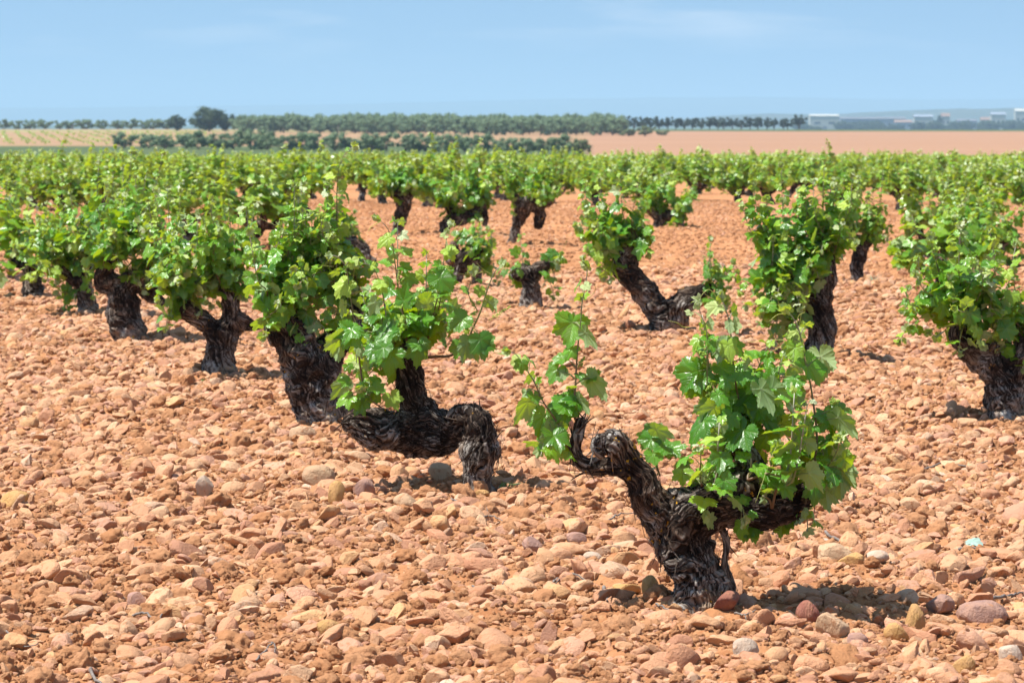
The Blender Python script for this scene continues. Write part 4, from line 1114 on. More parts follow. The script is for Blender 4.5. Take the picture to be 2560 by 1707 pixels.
# ---------------- second row
Lv = Vine((2525, 1045), 107, 'big vine with broad dark Y-shaped trunk standing by itself on open soil', Y=14.9)
Lv.trunk([
  [(*r7(2000, 1480), 0, 60), (*r7(1985, 1400), 0, 58), (*r7(1970, 1290), 0, 52), (*r7(1950, 1190), 0, 50), (*r7(1860, 1110), 0, 38), (*r7(1770, 1040), 0, 34), (*r7(1700, 960), 0, 30), (*r7(1690, 890), 0, 24), (*r7(1720, 850), 0, 16)],
  [(*r7(1980, 1200), 0, 46), (*r7(2050, 1100), 0, 40), (*r7(2100, 1010), 0, 36), (*r7(2150, 920), 0, 30)],
  [(*r7(1880, 1080), 0, 24), (*r7(1900, 1010), -.04, 14)]], voxel=.0045, flakes=160)
Lv.blob(2390, 740, 115, 100, 24, leaf=.06, start=[r7(1700, 870), r7(1720, 850)])
Lv.blob(2530, 800, 70, 70, 12, leaf=.06, start=[r7(2100, 1000)])
Lv.shoot([r7(1720, 850), r7(1600, 700), r7(1560, 560), r7(1530, 400), r7(1510, 340)], skip=.4, leaf=.05, r0=.0036)

K = Vine((2044, 893), 108, 'vine with one straight upright dark trunk under a wide mass of dark leaves', Y=18.7)
K.trunk([
  [(*r7(840, 1110), 0, 38), (*r7(840, 1020), 0, 36), (*r7(860, 900), 0, 34), (*r7(850, 760), 0, 32), (*r7(850, 660), 0, 30), (*r7(800, 600), 0, 24), (*r7(700, 560), 0, 18)],
  [(*r7(850, 720), 0, 26), (*r7(740, 680), 0, 22), (*r7(620, 640), 0, 18)], [(*r7(870, 680), 0, 22), (*r7(900, 560), 0, 20), (*r7(900, 480), 0, 16)]], voxel=.005, flakes=110)
K.blob(1960, 640, 100, 110, 30, leaf=.064)
K.blob(1930, 740, 60, 80, 10, leaf=.062)
K.blob(2060, 560, 90, 70, 16, leaf=.058)
K.shoot([r7(620, 560), r7(480, 260), r7(370, 170), r7(350, 80)], skip=.5, leaf=.055, r0=.0036)
K.shoot([r7(640, 560), r7(630, 250), r7(615, 100), r7(612, -90)], skip=.55, leaf=.045, r0=.0033)

G = Vine((1667, 836), 109, 'vine with a bare slanting black trunk forking low into two arms', Y=20.7)
G.trunk([
  [(1672, 858, 0, 42), (1664, 825, 0, 34), (1652, 790, 0, 30), (1628, 752, 0, 30), (1600, 715, 0, 29), (1570, 680, 0, 27), (1552, 650, 0, 24), (1570, 625, 0, 16)],
  [(1680, 835, 0, 34), (1692, 788, 0, 30), (1708, 756, 0, 28), (1738, 736, 0, 24), (1768, 724, .0, 17)],
  [(1568, 680, 0, 22), (1590, 640, .02, 16), (1610, 618, .02, 10)]], voxel=.005, flakes=100, knobs=[(1672, 770, -.03, 22), (1715, 760, -.03, 24)])
G.blob(1510, 590, 85, 75, 14, leaf=.06, start=[(1556, 640), (1560, 632)])
G.blob(1570, 575, 60, 55, 8, leaf=.068, start=[(1575, 622), (1600, 622)])
G.blob(1800, 700, 42, 52, 8, leaf=.05, start=[(1768, 722)])
G.shoot([(1520, 600), (1490, 560), (1468, 510), (1462, 460)], skip=.3, leaf=.045, r0=.0033)
G.shoot([(1580, 600), (1580, 540), (1590, 490), (1600, 440)], skip=.4, leaf=.04, r0=.003)

H = Vine((1325, 765), 110, 'stunted short vine stump with two small tufts of leaves', Y=23.6)
H.trunk([[(1325, 785, 0, 27), (1325, 745, 0, 24), (1326, 712, 0, 23), (1318, 684, 0, 24), (1296, 690, 0, 17), (1288, 680, 0, 12)], [(1326, 700, 0, 20), (1346, 672, 0, 19), (1362, 664, 0, 14)], [(1340, 720, 0, 14), (1344, 750, 0, 14), (1345, 775, 0, 14)]], voxel=.006, flakes=40)
H.blob(1280, 665, 34, 30, 5, leaf=.05, start=[(1292, 685)])
H.blob(1372, 660, 36, 40, 7, leaf=.05, start=[(1358, 664)])

A2 = Vine((1160, 700), 111, 'low knotted vine with leaves only on its far shoulder', Y=27.6)
A2.trunk([[(1140, 715, 0, 14), (1140, 690, 0, 16), (1150, 660, 0, 22), (1175, 640, 0, 26), (1200, 640, 0, 22)], [(1150, 660, 0, 20), (1130, 640, 0, 18), (1135, 615, 0, 14)], [(1185, 640, 0, 20), (1190, 680, 0, 14), (1192, 708, 0, 12)]], voxel=.007, flakes=30)
A2.blob(1210, 635, 55, 48, 12, leaf=.058)
A2.blob(1180, 600, 40, 30, 5, leaf=.055)

Mv = Vine((2140, 705), 112, 'vine with pale grey bent trunk behind the wide leafy vine', Y=27.4)
Mv.trunk([[(2144, 722, 0, 16), (2142, 690, 0, 15), (2148, 650, 0, 18), (2152, 618, 0, 20), (2130, 600, 0, 18), (2090, 592, 0, 12)], [(2150, 620, 0, 16), (2170, 606, 0, 12)]], voxel=.007, flakes=30)
Mv.blob(2130, 530, 85, 60, 20, leaf=.058)
Mv.blob(2180, 570, 40, 50, 6, leaf=.058)

I_ = Vine((1284, 608), 113, 'vine on two thin legs at the end of the open soil', Y=36.2)
I_.trunk([[(1276, 618, 0, 9), (1284, 590, 0, 12), (1294, 556, 0, 15), (1308, 520, 0, 20), (1330, 500, 0, 20)], [(1330, 505, 0, 18), (1350, 530, 0, 14), (1346, 560, 0, 12)], [(1310, 515, 0, 16), (1286, 495, 0, 12)], [(1330, 500, 0, 18), (1365, 505, 0, 16), (1375, 500, 0, 10)]], voxel=.009, flakes=0)
I_.blob(1330, 465, 75, 40, 22, leaf=.062)

J = Vine((994, 580), 114, 'vine on a slim dark leaning trunk before the far rows', Y=39.6)
J.trunk([[(990, 592, 0, 13), (996, 560, 0, 15), (1006, 525, 0, 18), (1008, 500, 0, 18), (985, 480, 0, 12)], [(1008, 505, 0, 15), (1030, 480, 0, 10)]], voxel=.01, flakes=0)
J.blob(1000, 455, 70, 42, 22, leaf=.08)

P1 = Vine((1130, 580), 115, 'vine with thick crouching trunk beside the slim dark leaning one', Y=39.8)
P1.trunk([[(1108, 592, 0, 10), (1112, 565, 0, 14), (1130, 550, 0, 16), (1160, 545, 0, 18), (1190, 530, 0, 14)], [(1140, 550, 0, 14), (1120, 520, 0, 10)], [(1212, 560, 0, 8), (1214, 540, 0, 8), (1205, 510, 0, 9)]], voxel=.01, flakes=0)
P1.blob(1150, 470, 80, 50, 26, leaf=.08)
P1.blob(1190, 530, 40, 30, 5, leaf=.08)
P1.shoot([(1170, 500), (1185, 440), (1190, 390), (1203, 350)], skip=.2, leaf=.058, r0=.004)

R1 = Vine((1665, 570), 116, 'low leafy vine between the open soil and the far rows', Y=41.4)
R1.trunk([[(1640, 585, 0, 12), (1645, 560, 0, 14), (1665, 540, 0, 14), (1700, 545, 0, 12)], [(1700, 575, 0, 9), (1700, 545, 0, 11)], [(1650, 550, 0, 12), (1625, 525, 0, 9)]], voxel=.01, flakes=0)
R1.blob(1670, 500, 75, 52, 26, leaf=.08)

N_ = Vine((2482, 672), 117, 'vine with dark trunk just behind the big Y-shaped trunk', Y=30.2)
N_.trunk([[(2478, 690, 0, 16), (2480, 660, 0, 18), (2490, 625, 0, 20), (2470, 600, 0, 18), (2440, 590, 0, 12)], [(2490, 620, 0, 16), (2520, 590, 0, 12)]], voxel=.008, flakes=20)
N_.blob(2440, 550, 110, 70, 26, leaf=.060)
N_.blob(2520, 610, 55, 50, 8, leaf=.060)

R2 = Vine((915, 668), 118, 'vine with bare grey shoulder behind the tall-shooted bright vine', Y=30.5)
R2.trunk([[(915, 690, 0, 18), (912, 660, 0, 20), (905, 630, 0, 22), (880, 612, 0, 18), (860, 600, 0, 12)], [(905, 640, 0, 20), (930, 655, 0, 14)]], voxel=.008, flakes=20)
R2.blob(850, 560, 75, 60, 14, leaf=.058)
TRACED = [A, B, Cv, D, E, Fv, Lv, K, G, H, A2, Mv, I_, J, P1, R1, N_, R2]

# ------------------------------------------------------------------ the rest of the vineyard
def generic_vine(seed, lod, voxel):
    r = np.random.default_rng(seed)
    hgt = r.uniform(0.20, 0.30)
    lean = r.normal(0, 0.06, 2)
    top = np.array([lean[0], lean[1], hgt])
    br = [np.array([[0, 0, -0.05, 0.075], [0, 0, 0.06, 0.062], [lean[0] * .6, lean[1] * .6, hgt * .6, .055], [*top, .058]])]
    na = r.integers(3, 6); a0 = r.uniform(0, 6.28); ends = []
    for k in range(na):
        a = a0 + k * 6.28 / na + r.normal(0, .25); Ln = r.uniform(.10, .22)
        d = np.array([math.cos(a), math.sin(a), 0])
        e = top + d * Ln + np.array([0, 0, r.uniform(.04, .14)])
        m = top + d * Ln * .6 + np.array([0, 0, r.uniform(-.03, .03)])
        br.append(np.array([[*top, .045], [*m, .036], [*e, .026]])); ends.append(e)
    tr = trunk_mesh('trunk', br, voxel=voxel, seed=seed, flakes=0)
    mbs, mbl = MB(('tip',)), MB(LEAF_ATTR)
    for e in ends:
        for q in range(r.integers(6, 9)):
            d = unit(np.array([e[0] - top[0], e[1] - top[1], 0]) + r.normal(0, .16, 3))
            Ln = r.uniform(.26, .48)
            p1 = e + d * Ln * .35 + np.array([0, 0, Ln * .35]); p2 = e + d * Ln * .5 + np.array([0, 0, Ln * .75]) + r.normal(0, .03, 3)
            if r.uniform() < .45: p2[2] -= r.uniform(.4, 1.1) * Ln; p1[2] -= .2 * Ln
            grow_shoot(np.array([e, p1, p2, p2 + r.normal(0, .02, 3) + [0, 0, Ln * .25]]), mbs, mbl, r, lod=lod, leaf=.072 if lod == 'lo' else .098, step=.036 if lod == 'lo' else .06,
                       sides=3, r0=.004, tipc=(lod == 'lo'), age0=.12)
    return tr, mbs.mesh('shoots', M_STEM), mbl.mesh('leaves', M_FARLEAF)

GEN_LO = [generic_vine(300 + i, 'lo', .012) for i in range(9)]
GEN_X = [generic_vine(400 + i, 'xlo', .022) for i in range(8)]
hand = np.array([v.o[:2] for v in TRACED])
cells = []
v1 = ROWD * 2.77
for k in range(0, 24):
    for n in range(-12, 75):
        p = A0 + ROWN * 3.0 * k + v1 * n
        p = p + rng.normal(0, 0.16, 2)
        if p[1] < 22 or p[1] > 190 or abs(p[0]) > 0.149 * p[1] + 0.7: continue
        if np.min(np.linalg.norm(hand - p, axis=1)) < 1.75: continue
        z = float(macro(p[0], p[1]))
        px = 1280 + p[0] / p[1] * FPX; 
        if p[1] < 50 and 860 < px < 2230: continue
        cells.append((p[1], p[0], px))
cells.sort()
gr = np.random.default_rng(99)
proto_roots = {}
def place_generic(i, X, Y, label, group):
    lib, key = (GEN_LO, 'lo') if Y < 62 else (GEN_X, 'x')
    k = int(gr.integers(len(lib)))
    if (key, k) not in proto_roots:
        root = link('grapevine', None)
        for nm, me in zip(('trunk', 'shoots', 'leaves'), lib[k]):
            link(nm, me, root)
        proto_roots[(key, k)] = root
    else:
        src = proto_roots[(key, k)]
        root = src.copy(); COL.objects.link(root)
        for ch in src.children:
            c = ch.copy(); c.parent = root; COL.objects.link(c)
    root.location = (X, Y, float(gheight(np.array([X]), np.array([Y]))[0]))
    s = gr.uniform(0.88, 1.12)
    if Y < 62 and X < -1: s *= 1.14
    root.scale = (s * 1.08, s * 1.08, s * gr.uniform(.76, .92))
    root.rotation_euler = (0, 0, gr.uniform(0, 6.28))
    root['label'] = label; root['category'] = 'vine'; root['group'] = group
NIND = 300 - len(TRACED) - 2
ind = cells[:NIND]
for i, (Y, X, px) in enumerate(ind):
    if Y < 62: place_generic(i, X, Y, 'leafy green bush vine in the crowded middle rows, trunk mostly hidden by leaves', 'bush vines crowded in the middle rows')
    else: place_generic(i, X, Y, 'small yellow-green bush vine in the farthest rows of the vineyard', 'bush vines of the farthest rows')
# what lies beyond the 300th vine is one mass
def vine_mass(name, pts, label, size, nl, age=(.1, .9), lsz=.1):
    mb = MB(LEAF_ATTR); r = np.random.default_rng(8)
    for (X, Y) in pts:
        z = float(macro(X, Y))
        for k in range(nl):
            v = unit(r.normal(size=3)) * r.uniform(.4, 1)
            p = np.array([X, Y, z + size * .75]) + v * np.array([size, size, size * .62])
            add_leaf(mb, 'xlo', p, r.normal(size=3), v + [0, 0, .8], lsz, r.uniform(*age), r)
    o = link(name, mb.mesh(name, M_FARLEAF), kind='stuff', label=label)
if len(cells) > NIND:
    vine_mass('vine_foliage', [(c[1], c[0]) for c in cells[NIND:]], 'massed green vine foliage beyond the last rows one can count', .42, 60, lsz=.13)
# the far slope planted with young vines, seen at the side of the olive trees
pts = []
r8 = np.random.default_rng(12)
for Y in np.arange(560, 850, 9.0):
    for X in np.arange(-0.152 * Y, -0.095 * Y + (Y - 560) * .02, 3.2):
        pts.append((X + (Y % 18) * .3 + r8.normal(0, .3), Y + r8.normal(0, .4)))
vine_mass('distant_vine_rows', pts, 'thin rows of young vines dotting the far orange slope', .42, 6, lsz=.17)

# ------------------------------------------------------------------ far trees
def tree_leaf_mat(name, a, b, c):
    m = new_mat(name); g = NG(m)
    age = g.attr('age').outputs['Fac']
    col = g.ramp(age, [(0, a), (.5, b), (1, c)])
    p = g('ShaderNodeBsdfPrincipled', {'Base Color': col, 'Roughness': .6, 'Specular IOR Level': .3})
    t = g('ShaderNodeBsdfTranslucent', {'Color': col})
    g.out(g('ShaderNodeMixShader', {0: .32, 1: p.outputs[0], 2: t.outputs[0]}).outputs[0])
    return m
M_OLIVE = tree_leaf_mat('olive_foliage', (.10, .16, .075), (.16, .23, .115), (.24, .31, .18))
M_PINE = tree_leaf_mat('pine_foliage', (.022, .042, .022), (.04, .066, .032), (.065, .095, .042))
M_OAK = tree_leaf_mat('dark_oak_foliage', (.024, .046, .02), (.045, .075, .028), (.075, .11, .04))
M_BUSH = tree_leaf_mat('bush_foliage', (.07, .10, .035), (.12, .16, .06), (.2, .22, .09))
M_WOOD = simple_mat('tree_wood', (.10, .07, .05), (.18, .14, .11), 3, .9)

def tree_meshes(seed, mat, wide=1.0, n=1500, ls=.045, trunk_h=.22, flat=.8, ncl=26, rnd=False):
    """unit-height tree: crown of leaf-sized faces in uneven clumps, tapered trunk with limbs"""
    r = np.random.default_rng(seed)
    R = wide * .5
    cz = trunk_h + (1 - trunk_h) * .5
    cl = []
    for k in range(ncl):
        v = unit(r.normal(size=3)); v = v * r.uniform(.3, .9) if rnd else np.clip(v * 1.25, -.92, .92) * r.uniform(.35, .92)
        cl.append(np.array([v[0] * R, v[1] * R, cz + v[2] * (1 - trunk_h) * .46]))
    cl = np.array(cl); cr = r.uniform(.10, .19, ncl) * max(.8, wide)
    mb = MB(('age',))
    i = r.integers(0, ncl, n)
    d = unit(r.normal(size=(n, 3))); rad = r.uniform(.5, 1.05, n)
    c = cl[i] + d * (cr[i] * rad)[:, None] * np.array([1, 1, .85])
    nn = unit(d + r.normal(0, .5, (n, 3)) + [0, 0, .3])
    e1 = unit(np.cross(nn, r.normal(size=(n, 3)))); e2 = np.cross(nn, e1)
    s = ls * r.uniform(.6, 1.3, n)[:, None]
    V = np.stack([c - e1 * s, c + e2 * s * .5, c + e1 * s, c - e2 * s * .5], 1).reshape(-1, 3)
    F = np.arange(n)[:, None] * 4
    F = np.concatenate([F + [[0, 1, 2]], F + [[0, 2, 3]]])
    ag = np.repeat(np.clip(r.normal(.5, .25, n), 0, 1), 4)
    mb.add(V, F, age=ag)
    for k in range(ncl):
        Vv, Ff = ICO1
        mb.add(cl[k] + Vv * cr[k] * .55, Ff, age=.4)
    crown = mb.mesh('crown', mat)
    tb = MB()
    tb.tube(np.array([[0, 0, -.05], [.01, 0, trunk_h * .6 + .01], [.02, .01, trunk_h * 1.2], [.0, .0, cz]]), [.05, .04, .032, .015], 7)
    for k in range(5):
        e = cl[r.integers(ncl)]
        tb.tube(np.array([[0.015, 0.005, trunk_h * r.uniform(.7, 1.1)], (e + [0, 0, trunk_h]) / 2, e]), [.026, .016, .008], 5)
    return crown, tb.mesh('trunk', M_WOOD)

T_OLIVE = [tree_meshes(500 + i, M_OLIVE, 1.35, trunk_h=.03, n=1900) for i in range(5)]
T_PINE = [tree_meshes(520 + i, M_PINE, .85, trunk_h=.16, n=1100) for i in range(4)]
T_OAK = [tree_meshes(540 + i, M_OAK, 1.15, trunk_h=.03, n=6000, ls=.028, ncl=60, rnd=True) for i in range(3)]
T_BUSH = [tree_meshes(560 + i, M_BUSH, 1.7, trunk_h=.04, n=1200) for i in range(3)]
tree_src = {}
tr_ = np.random.default_rng(55)
def tree(name, lib, k, X, Y, h, label, cat, group=None, sx=1.0, z=None):
    key = (name, id(lib), k)
    if key not in tree_src:
        root = link(name, None)
        for nm, me in zip(('crown', 'trunk'), lib[k]): link(nm, me, root)
        tree_src[key] = root
    else:
        src = tree_src[key]
        root = src.copy(); COL.objects.link(root)
        for ch in src.children:
            c = ch.copy(); c.parent = root; COL.objects.link(c)
    zz = float(gheight(np.array([X]), np.array([Y]))[0]) if z is None else z
    root.location = (X, Y, zz); root.scale = (h * sx, h * sx, h); root.rotation_euler = (0, 0, tr_.uniform(0, 6.28))
    for kk in ('label', 'category', 'group'):
        if kk in root: del root[kk]
    root['label'] = label; root['category'] = cat
    if group: root['group'] = group
    return root
def X_at(px, Y): return (px - 1280) * Y / FPX
def pick(lib): return int(tr_.integers(len(lib)))

# hedge-like row of olives right behind the vineyard
px = 285.0
while px < 1400:
    f = (px - 285) / 1115
    Y = 512 - 62 * f
    w = tr_.uniform(38, 68)
    tree('olive_tree', T_OLIVE, pick(T_OLIVE), X_at(px + w / 2, Y), Y + tr_.uniform(-4, 4), tr_.uniform(38, 54) * Y / FPX, 'grey-green olive tree in the row standing right behind the vineyard', 'tree', 'olive trees in the near row', sx=tr_.uniform(1.05, 1.3))
    px += w * .84
tree('shrub', T_BUSH, 0, X_at(1452, 452), 452, 40 * 452 / FPX, 'olive-yellow shrub closing the end of the near olive row', 'shrub', sx=.9)
# grove behind
for row in range(6):
    Y = 770 + row * 28
    px = 590 + tr_.uniform(0, 20) + max(0, (2 - row)) * 8
    x1 = 1540 - row * 6
    x0cut = [1150, 900, 600, 590, 590, 590][row]
    px = max(px, x0cut)
    while px < x1:
        w = tr_.uniform(36, 48)
        tree('olive_tree', T_OLIVE, pick(T_OLIVE), X_at(px + w / 2, Y), Y + tr_.uniform(-6, 6), tr_.uniform(38, 45) * Y / FPX, 'dull green olive tree in the wide grove across the middle distance', 'tree', 'olive trees of the distant grove', sx=tr_.uniform(.95, 1.2))
        px += w * 1.05
# left skyline trees
px = -10.0
while px < 420:
    w = tr_.uniform(32, 50); Y = 955 + tr_.uniform(-6, 20)
    tree('olive_tree', T_OLIVE, pick(T_OLIVE), X_at(px + w / 2, Y), Y, tr_.uniform(21, 28) * Y / FPX, 'small round olive tree on the skyline above the orange slope', 'tree', 'olive trees on the skyline', sx=tr_.uniform(1.1, 1.5))
    px += w * .82
px = 600.0
while px < 1560:
    w = tr_.uniform(34, 46); Y = 965 + tr_.uniform(-6, 20)
    tree('olive_tree', T_OLIVE, pick(T_OLIVE), X_at(px + w / 2, Y), Y, tr_.uniform(26, 32) * Y / FPX, 'dull green olive tree in the wide grove across the middle distance', 'tree', 'olive trees of the distant grove', sx=tr_.uniform(1., 1.3))
    px += w
tree('oak_tree', T_OAK, 0, X_at(524, 880), 880, 66 * 880 / FPX, 'big round dark tree, tallest thing on the skyline', 'tree', sx=1.35)
tree('oak_tree', T_OAK, 1, X_at(566, 885), 885, 48 * 885 / FPX, 'dark tree leaning against the tallest one on the skyline', 'tree', sx=.95)
tree('oak_tree', T_OAK, 2, X_at(444, 900), 900, 44 * 900 / FPX, 'round dark tree standing alone before the tallest tree', 'tree', sx=.95)
# line of pines
for k, px in enumerate(np.concatenate([np.arange(1500, 1800, 21), [1808, 1830, 1852, 1874, 1893, 1916, 1934, 1958, 1968]])):
    Y = 985 + tr_.uniform(-12, 12)
    tree('pine_tree', T_PINE, pick(T_PINE), X_at(px, Y), Y, tr_.uniform(29, 37) * Y / FPX, 'dark pine in the line running from the grove toward the town', 'tree', 'pines in a line', sx=tr_.uniform(.9, 1.25))
tree('pine_tree', T_PINE, 0, X_at(1996, 970), 970, 40 * 970 / FPX, 'last dark pine, standing apart before the white warehouse', 'tree', sx=1.05)
tree('shrub', T_BUSH, 1, X_at(1612, 740), 740, 26 * 740 / FPX, 'low green shrub on the grassy bank at the field corner', 'shrub', sx=1.3)
tree('shrub', T_BUSH, 2, X_at(1655, 760), 760, 14 * 760 / FPX, 'lowest flat bush at the tip of the grassy bank', 'shrub', sx=1.6)
tree('shrub', T_BUSH, 2, X_at(1570, 745), 745, 20 * 745 / FPX, 'green bush between the grove and the bank shrub', 'shrub', sx=1.6)

# ------------------------------------------------------------------ town in the haze
def boxmb(mb, x0, x1, y0, y1, z0, z1):
    V = np.array([(x, y, z) for z in (z0, z1) for y in (y0, y1) for x in (x0, x1)], float)
    F = np.array([(0, 2, 3), (0, 3, 1), (4, 5, 7), (4, 7, 6), (0, 1, 5), (0, 5, 4), (2, 6, 7), (2, 7, 3), (0, 4, 6), (0, 6, 2), (1, 3, 7), (1, 7, 5)])
    mb.add(V, F)
M_WHITEWALL = simple_mat('white_render_wall', (.42, .43, .39), (.36, .37, .34), .3, .8)
M_GREYWALL = simple_mat('grey_metal_wall', (.25, .29, .35), (.20, .24, .30), .3, .7)
M_ROOFG = simple_mat('dark_roof', (.16, .17, .20), (.12, .13, .15), .3, .7)
M_ROOFR = simple_mat('clay_roof', (.26, .18, .14), (.22, .15, .12), .3, .8)
M_DARKWIN = simple_mat('window_dark', (.05, .06, .08), (.07, .08, .10), 1, .2)
M_BLUEPANEL = simple_mat('blue_panel', (.05, .20, .65), (.06, .24, .7), 1, .4)
def building(px0, px1, ytop, Y, wall, roof, label, nwin=5, gable=.12, group=None, blue=False):
    x0, x1 = X_at(px0, Y), X_at(px1, Y)
    zg = float(gheight(np.array([(x0 + x1) / 2]), np.array([Y]))[0])
    zt = CAMH + (HORIZ - ytop) * Y / FPX
    h = zt - zg; w = x1 - x0; dp = min(w * .7, 18)
    root = link('building', None, loc=((x0 + x1) / 2, Y, zg), label=label, category='building')
    if group: root['group'] = group
    mb = MB(); boxmb(mb, -w / 2, w / 2, 0, dp, -1, h * (1 - gable)); link('wall', mb.mesh('wall', wall, False), root)
    e = .4
    V = np.array([(-w / 2 - e, -e, h * (1 - gable) + .003), (w / 2 + e, -e, h * (1 - gable) + .003), (w / 2 + e, dp + e, h * (1 - gable) + .003), (-w / 2 - e, dp + e, h * (1 - gable) + .003), (-w / 2 - e, dp / 2, h), (w / 2 + e, dp / 2, h)])
    F = np.array([(0, 1, 5), (0, 5, 4), (2, 3, 4), (2, 4, 5), (0, 4, 3), (1, 2, 5), (0, 3, 2), (0, 2, 1)])
    mb = MB(); mb.add(V, F); link('roof', mb.mesh('roof', roof, False), root)
    for k in range(nwin):
        cx = -w / 2 + w * (k + .5) / nwin
        mb = MB(); boxmb(mb, cx - w / nwin * .22, cx + w / nwin * .22, -.06, .2, h * .45, h * .58); link('window', mb.mesh('window', M_BLUEPANEL if blue and k == nwin - 1 else M_DARKWIN, False), root)
    mb = MB(); boxmb(mb, -w * .08, w * .08, -.08, .2, 0, h * .33); link('door', mb.mesh('door', M_ROOFG, False), root)
building(2024, 2096, 286, 2950, M_WHITEWALL, M_WHITEWALL, 'broad white warehouse, palest block at the near end of the hazy town', 2, .1)
building(2100, 2262, 293, 3050, M_GREYWALL, M_ROOFG, 'long low grey industrial hall with a dark flat roofline', 10, .12)
building(2284, 2330, 287, 3000, M_WHITEWALL, M_GREYWALL, 'white shed with a bright blue panel beside the pointed tree', 3, .12, blue=True)
building(2352, 2372, 283, 3020, M_WHITEWALL, M_ROOFR, 'narrow white house just past the pointed dark tree', 2, .18)
building(2476, 2512, 281, 3200, M_WHITEWALL, M_GREYWALL, 'white hall on the rise near the edge of the town', 3, .12)
building(2450, 2472, 293, 3100, M_WHITEWALL, M_ROOFR, 'small house with reddish roof below the white hall', 2, .2)
building(2536, 2575, 272, 3300, M_WHITEWALL, M_WHITEWALL, 'highest white building at the far end of the town', 3, .12)
building(2236, 2278, 300, 2900, M_GREYWALL, M_ROOFR, 'low house with pinkish roof in front of the grey hall', 3, .2)
building(2392, 2440, 298, 3100, M_GREYWALL, M_ROOFG, 'dim grey building among the trees of the town', 4, .15)
tree('cypress_tree', T_PINE, 1, X_at(2348, 2900), 2900, 46 * 2900 / FPX, 'pointed dark tree rising between the white town buildings', 'tree', sx=.5)
for k in range(100):
    px = tr_.uniform(1990, 2580); Y = tr_.uniform(2700, 3500)
    tree('town_tree', T_OAK, pick(T_OAK), X_at(px, Y), Y, tr_.uniform(18, 33) * Y / FPX, 'hazy rounded tree among the buildings of the distant town', 'tree', 'trees in the distant town', sx=tr_.uniform(.9, 1.6))

def ridge(name, Y, prof, mat, thick=900, seed=0):
    """low range: profile (px, y top) at distance Y"""
    xs = np.linspace(prof[0][0], prof[-1][0], 260)
    ty = np.interp(xs, [p[0] for p in prof], [p[1] for p in prof]) + 1.6 * fbm(np.stack([xs / 60, xs * 0, xs * 0], -1), 4, seed)
    X = X_at(xs, Y); H = CAMH + (HORIZ - ty) * Y / FPX
    rows = []
    for j, u in enumerate(np.linspace(0, 1, 9)):
        w = math.sin(u * math.pi)
        rows.append(np.stack([X, np.full_like(X, Y - thick + 2 * thick * u), -20 + (H + 20) * w], -1))
    V = np.concatenate(rows); n = len(xs)
    i, j = np.meshgrid(np.arange(8), np.arange(n - 1), indexing='ij'); a = (i * n + j).ravel()
    link(name, mesh_from(name, V, np.stack([a, a + 1, a + n + 1, a + n], -1), mat=mat), kind='structure')
M_HILL = simple_mat('hill_scrub', (.03, .05, .03), (.07, .08, .05), .008, .9)
ridge('hills', 6500, [(1650, 305), (1800, 290), (1950, 284), (2060, 287), (2200, 280), (2330, 274), (2480, 272), (2700, 268)], M_HILL, 500, 5)
ridge('mountains', 19000, [(-400, 275), (300, 268), (800, 262), (1300, 250), (1500, 246), (1900, 243), (2300, 250), (2900, 246)], M_HILL, 1500, 6)

# ------------------------------------------------------------------ small things on the ground
def ghz(X, Y): return float(gheight(np.array([X]), np.array([Y]))[0])
def twig(pxs, label, r0=2.6, forks=(), cat='twig', mat=None):
    Y = ground_Y(pxs[0][1]); p0 = at(*pxs[0], Y); o = np.array([p0[0], Y, ghz(p0[0], Y)])
    def pt(q, lift=0.02):
        Yq = ground_Y(q[1]); v = at(q[0], q[1], Yq); v[2] = ghz(v[0], Yq) + lift
        return v - o
    r = np.random.default_rng(int(pxs[0][0]))
    root = link('twig', None, loc=o, label=label, category=cat, group='dead prunings lying on the stones')
    mb = MB(); P = spline(np.array([pt(q) for q in pxs]), 16); P = P + r.normal(0, .0014, P.shape)
    mb.tube(P, np.linspace(r0, r0 * .45, 16) * Y / FPX, 6)
    link('stem', mb.mesh('stem', mat or M_TWIG), root)
    for fk in forks:
        mb = MB(); mb.tube(spline(np.array([pt(q, .022) for q in fk]), 10), np.linspace(r0 * .6, r0 * .3, 10) * Y / FPX, 5)
        link('side_branch', mb.mesh('side_branch', mat or M_TWIG), root)
twig([(2064, 1328), (2090, 1338), (2110, 1350), (2140, 1338), (2168, 1352)], 'grey forked twig lying below the right end of the front vine', 4, [[(2110, 1350), (2104, 1356)]])
twig([(1518, 1322), (1545, 1310), (1586, 1300)], 'thin straight grey twig poking left from behind the front trunk', 2.6)
twig([(1382, 1478), (1400, 1462), (1440, 1466), (1474, 1478)], 'bent brown twig lying left of the front trunk foot', 3.4, [[(1400, 1462), (1396, 1472), (1388, 1482)]])
twig([(1508, 1500), (1516, 1512), (1518, 1532)], 'short thick grey stub between stones left of the trunk foot', 5)
twig([(330, 1500), (360, 1504), (395, 1508), (412, 1485)], 'knotted grey twig on the open stony ground', 4, [[(395, 1508), (412, 1518)]])
twig([(0, 1560), (30, 1572), (60, 1585), (95, 1596)], 'long thin brown twig at the edge of the stony ground', 3)
twig([(225, 1640), (236, 1665), (255, 1690), (262, 1706)], 'thick pale twig pointing toward the viewer beside a dark stone', 5)
twig([(640, 1630), (665, 1612), (682, 1598), (690, 1618)], 'small grey forked twig beside a white stone', 3, [[(682, 1598), (670, 1592)]])
twig([(1205, 1312), (1222, 1306), (1240, 1314), (1266, 1326)], 'small dark curled twig on the soil before the lying vine', 2.4, [[(1222, 1306), (1216, 1296)]])
twig([(598, 1110), (620, 1100), (660, 1092)], 'thin dry twig near the smooth grey tan cobble', 2.2, mat=M_TWIG)
twig([(2480, 1500), (2520, 1484), (2560, 1468)], 'frayed brown stick beside the long dusty boulder', 5)
